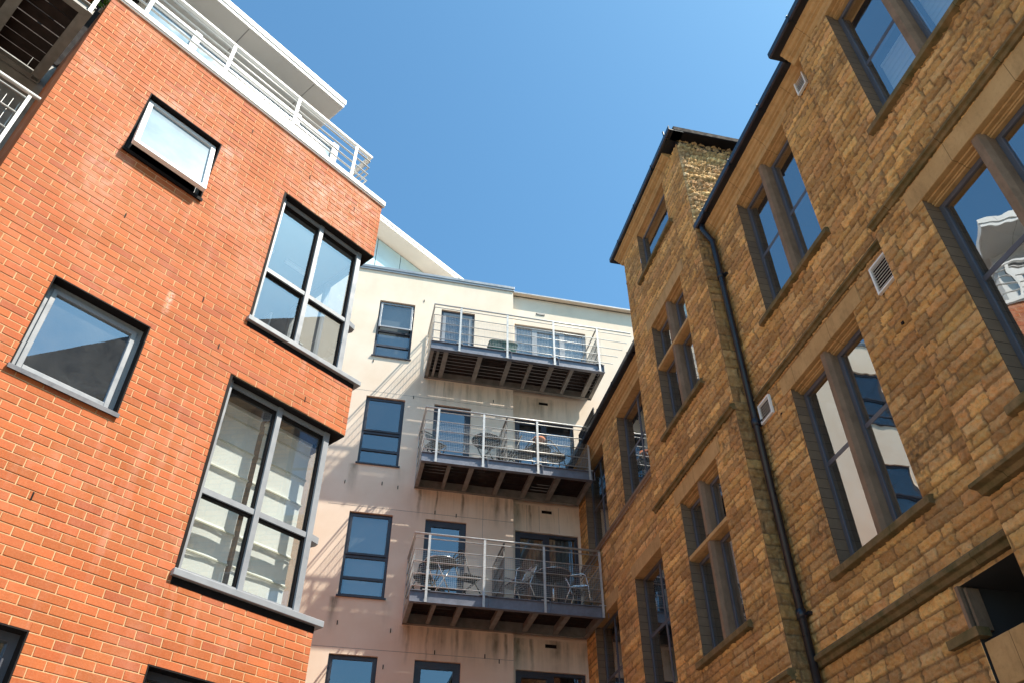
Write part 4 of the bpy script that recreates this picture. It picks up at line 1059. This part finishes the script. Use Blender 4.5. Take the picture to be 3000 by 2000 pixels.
# roofs
rf = MB()
def pitch(x0, x1, f, z, rise=2.6, run=4.5):
    rf.quad((x0, f - .14, z), (x1, f - .14, z), (x1, f + run, z + rise), (x0, f + run, z + rise)); rf.quad((x0, f + run, z + rise), (x1, f + run, z + rise), (x1, f + 2 * run, z), (x0, f + 2 * run, z))
pitch(0, TW0, 0, GZ + .10); pitch(TW1, CB0, 0, GZ + .10); pitch(CB0, 24, CF, GZ + .10)
xm = (TW0 + TW1) / 2
a, b, c, d = (TW0 - .02, TF - .02, TG + .05), (TW1 + .0, TF - .02, TG + .05), (TW1 + .0, 3.2, TG + .05), (TW0 - .02, 3.2, TG + .05)
r0, r1 = (xm, TF + 1.2, TG + 1.15), (xm, 3.2, TG + 1.15)
rf.quad(a, b, r0, r0); rf.quad(b, c, r1, r0); rf.quad(d, a, r0, r1); rf.quad(c, d, r1, r1)
rf.build('roof', 'slate', stone)
MB().prism([(7.7, 10.9), (7.7, 15.3), (13.4, 15.3), (18.4, 14.3), (21.0, 12.2), (21.0, 10.9)], 'y', 2.3, 7.0).build('rooftop_storey', 'slate', stone)
# snow rail on the wing eaves
sg = MB()
for z in (.18, .30): sg.tube([(1.05, -.24, GZ + z), (2.1, -.24, GZ + z)], .014)
for x in (1.1, 1.55, 2.05): sg.tube([(x, -.20, GZ + .09), (x, -.24, GZ + .32)], .012)
sg.box(1.05, 2.1, -.255, -.235, GZ + .15, GZ + .34)
sg.build('snow_guard', 'blackmetal', stone)
# downpipe in the angle of the tower
dp = MB(); PX, PYY = TW1 + .105, -.085
dp.tube([(PX - .02, -.19, GZ + .0), (PX - .02, -.19, GZ - .10), (PX - .01, -.15, GZ - .22), (PX, PYY, GZ - .36), (PX, PYY, 0)], .043, 12)
dpo = dp.build('downpipe', 'gutter', stone, smooth=True)
for z in (9.7, 7.15, 4.75, 2.4):
    MB().tube([(PX, PYY, z), (PX, PYY, z + .10)], .055, 12).build('collar', 'gutter', dpo, smooth=True)
    MB().box(PX - .09, PX + .09, PYY + .03, 0.0, z + .03, z + .06).build('bracket', 'gutter', dpo)
# louvred vents
def louvre(x0, x1, z0, z1, f):
    mb = frame_mb(x0, x1, z0, z1, f - .055, f - .02, .020)
    o = mb.build('louvred_vent', 'white', stone)
    MB().box(x0 + .01, x1 - .01, f - .024, f + .0, z0 + .01, z1 - .01).build('backing', 'black', o)
    s = MB(); z = z0 + .045
    while z < z1 - .03: s.prism([(f - .048, z), (f - .028, z + .018), (f - .026, z + .013), (f - .046, z - .005)], 'x', x0 + .02, x1 - .02); z += .036
    s.build('slat', 'soffit', o)
louvre(10.03, 10.31, 7.01, 7.36, 0.0); louvre(7.55, 7.83, 7.14, 7.41, 0.0); louvre(10.05, 10.25, 10.46, 10.76, 0.0)
# dark doorway at the bottom right with its surround
dw = MB(); reveal(dw, door, 0.0, 1.6); dw.quad((door[0], 1.6, 2), (door[1], 1.6, 2), (door[1], 1.6, 4.22), (door[0], 1.6, 4.22))
dwo = dw.build('doorway', 'roomdark', stone)
MB().box(9.585, 9.62, -.03, .12, 3.87, 4.22).box(9.62, 9.645, .02, .14, 3.87, 4.20).build('door_jamb', 'mullion', dwo)
MB().box(9.34, 9.70, -.07, .05, 3.80, 3.87).build('impost', 'ledge', dwo)
MB().box(9.66, 10.08, -.012, .10, 3.42, 3.76).build('pier_block', 'dress', dwo, bevel=.008)
for (x, z) in ((7.93, 7.02), (10.12, 6.55)):
    MB().box(x, x + .03, -.022 + (TF if TW0 < x < TW1 else 0) + (CF if x > CB0 else 0), .0, z, z + .03).build('wall_hole', 'black', stone)  # small black box standing for a dark hole in the stone
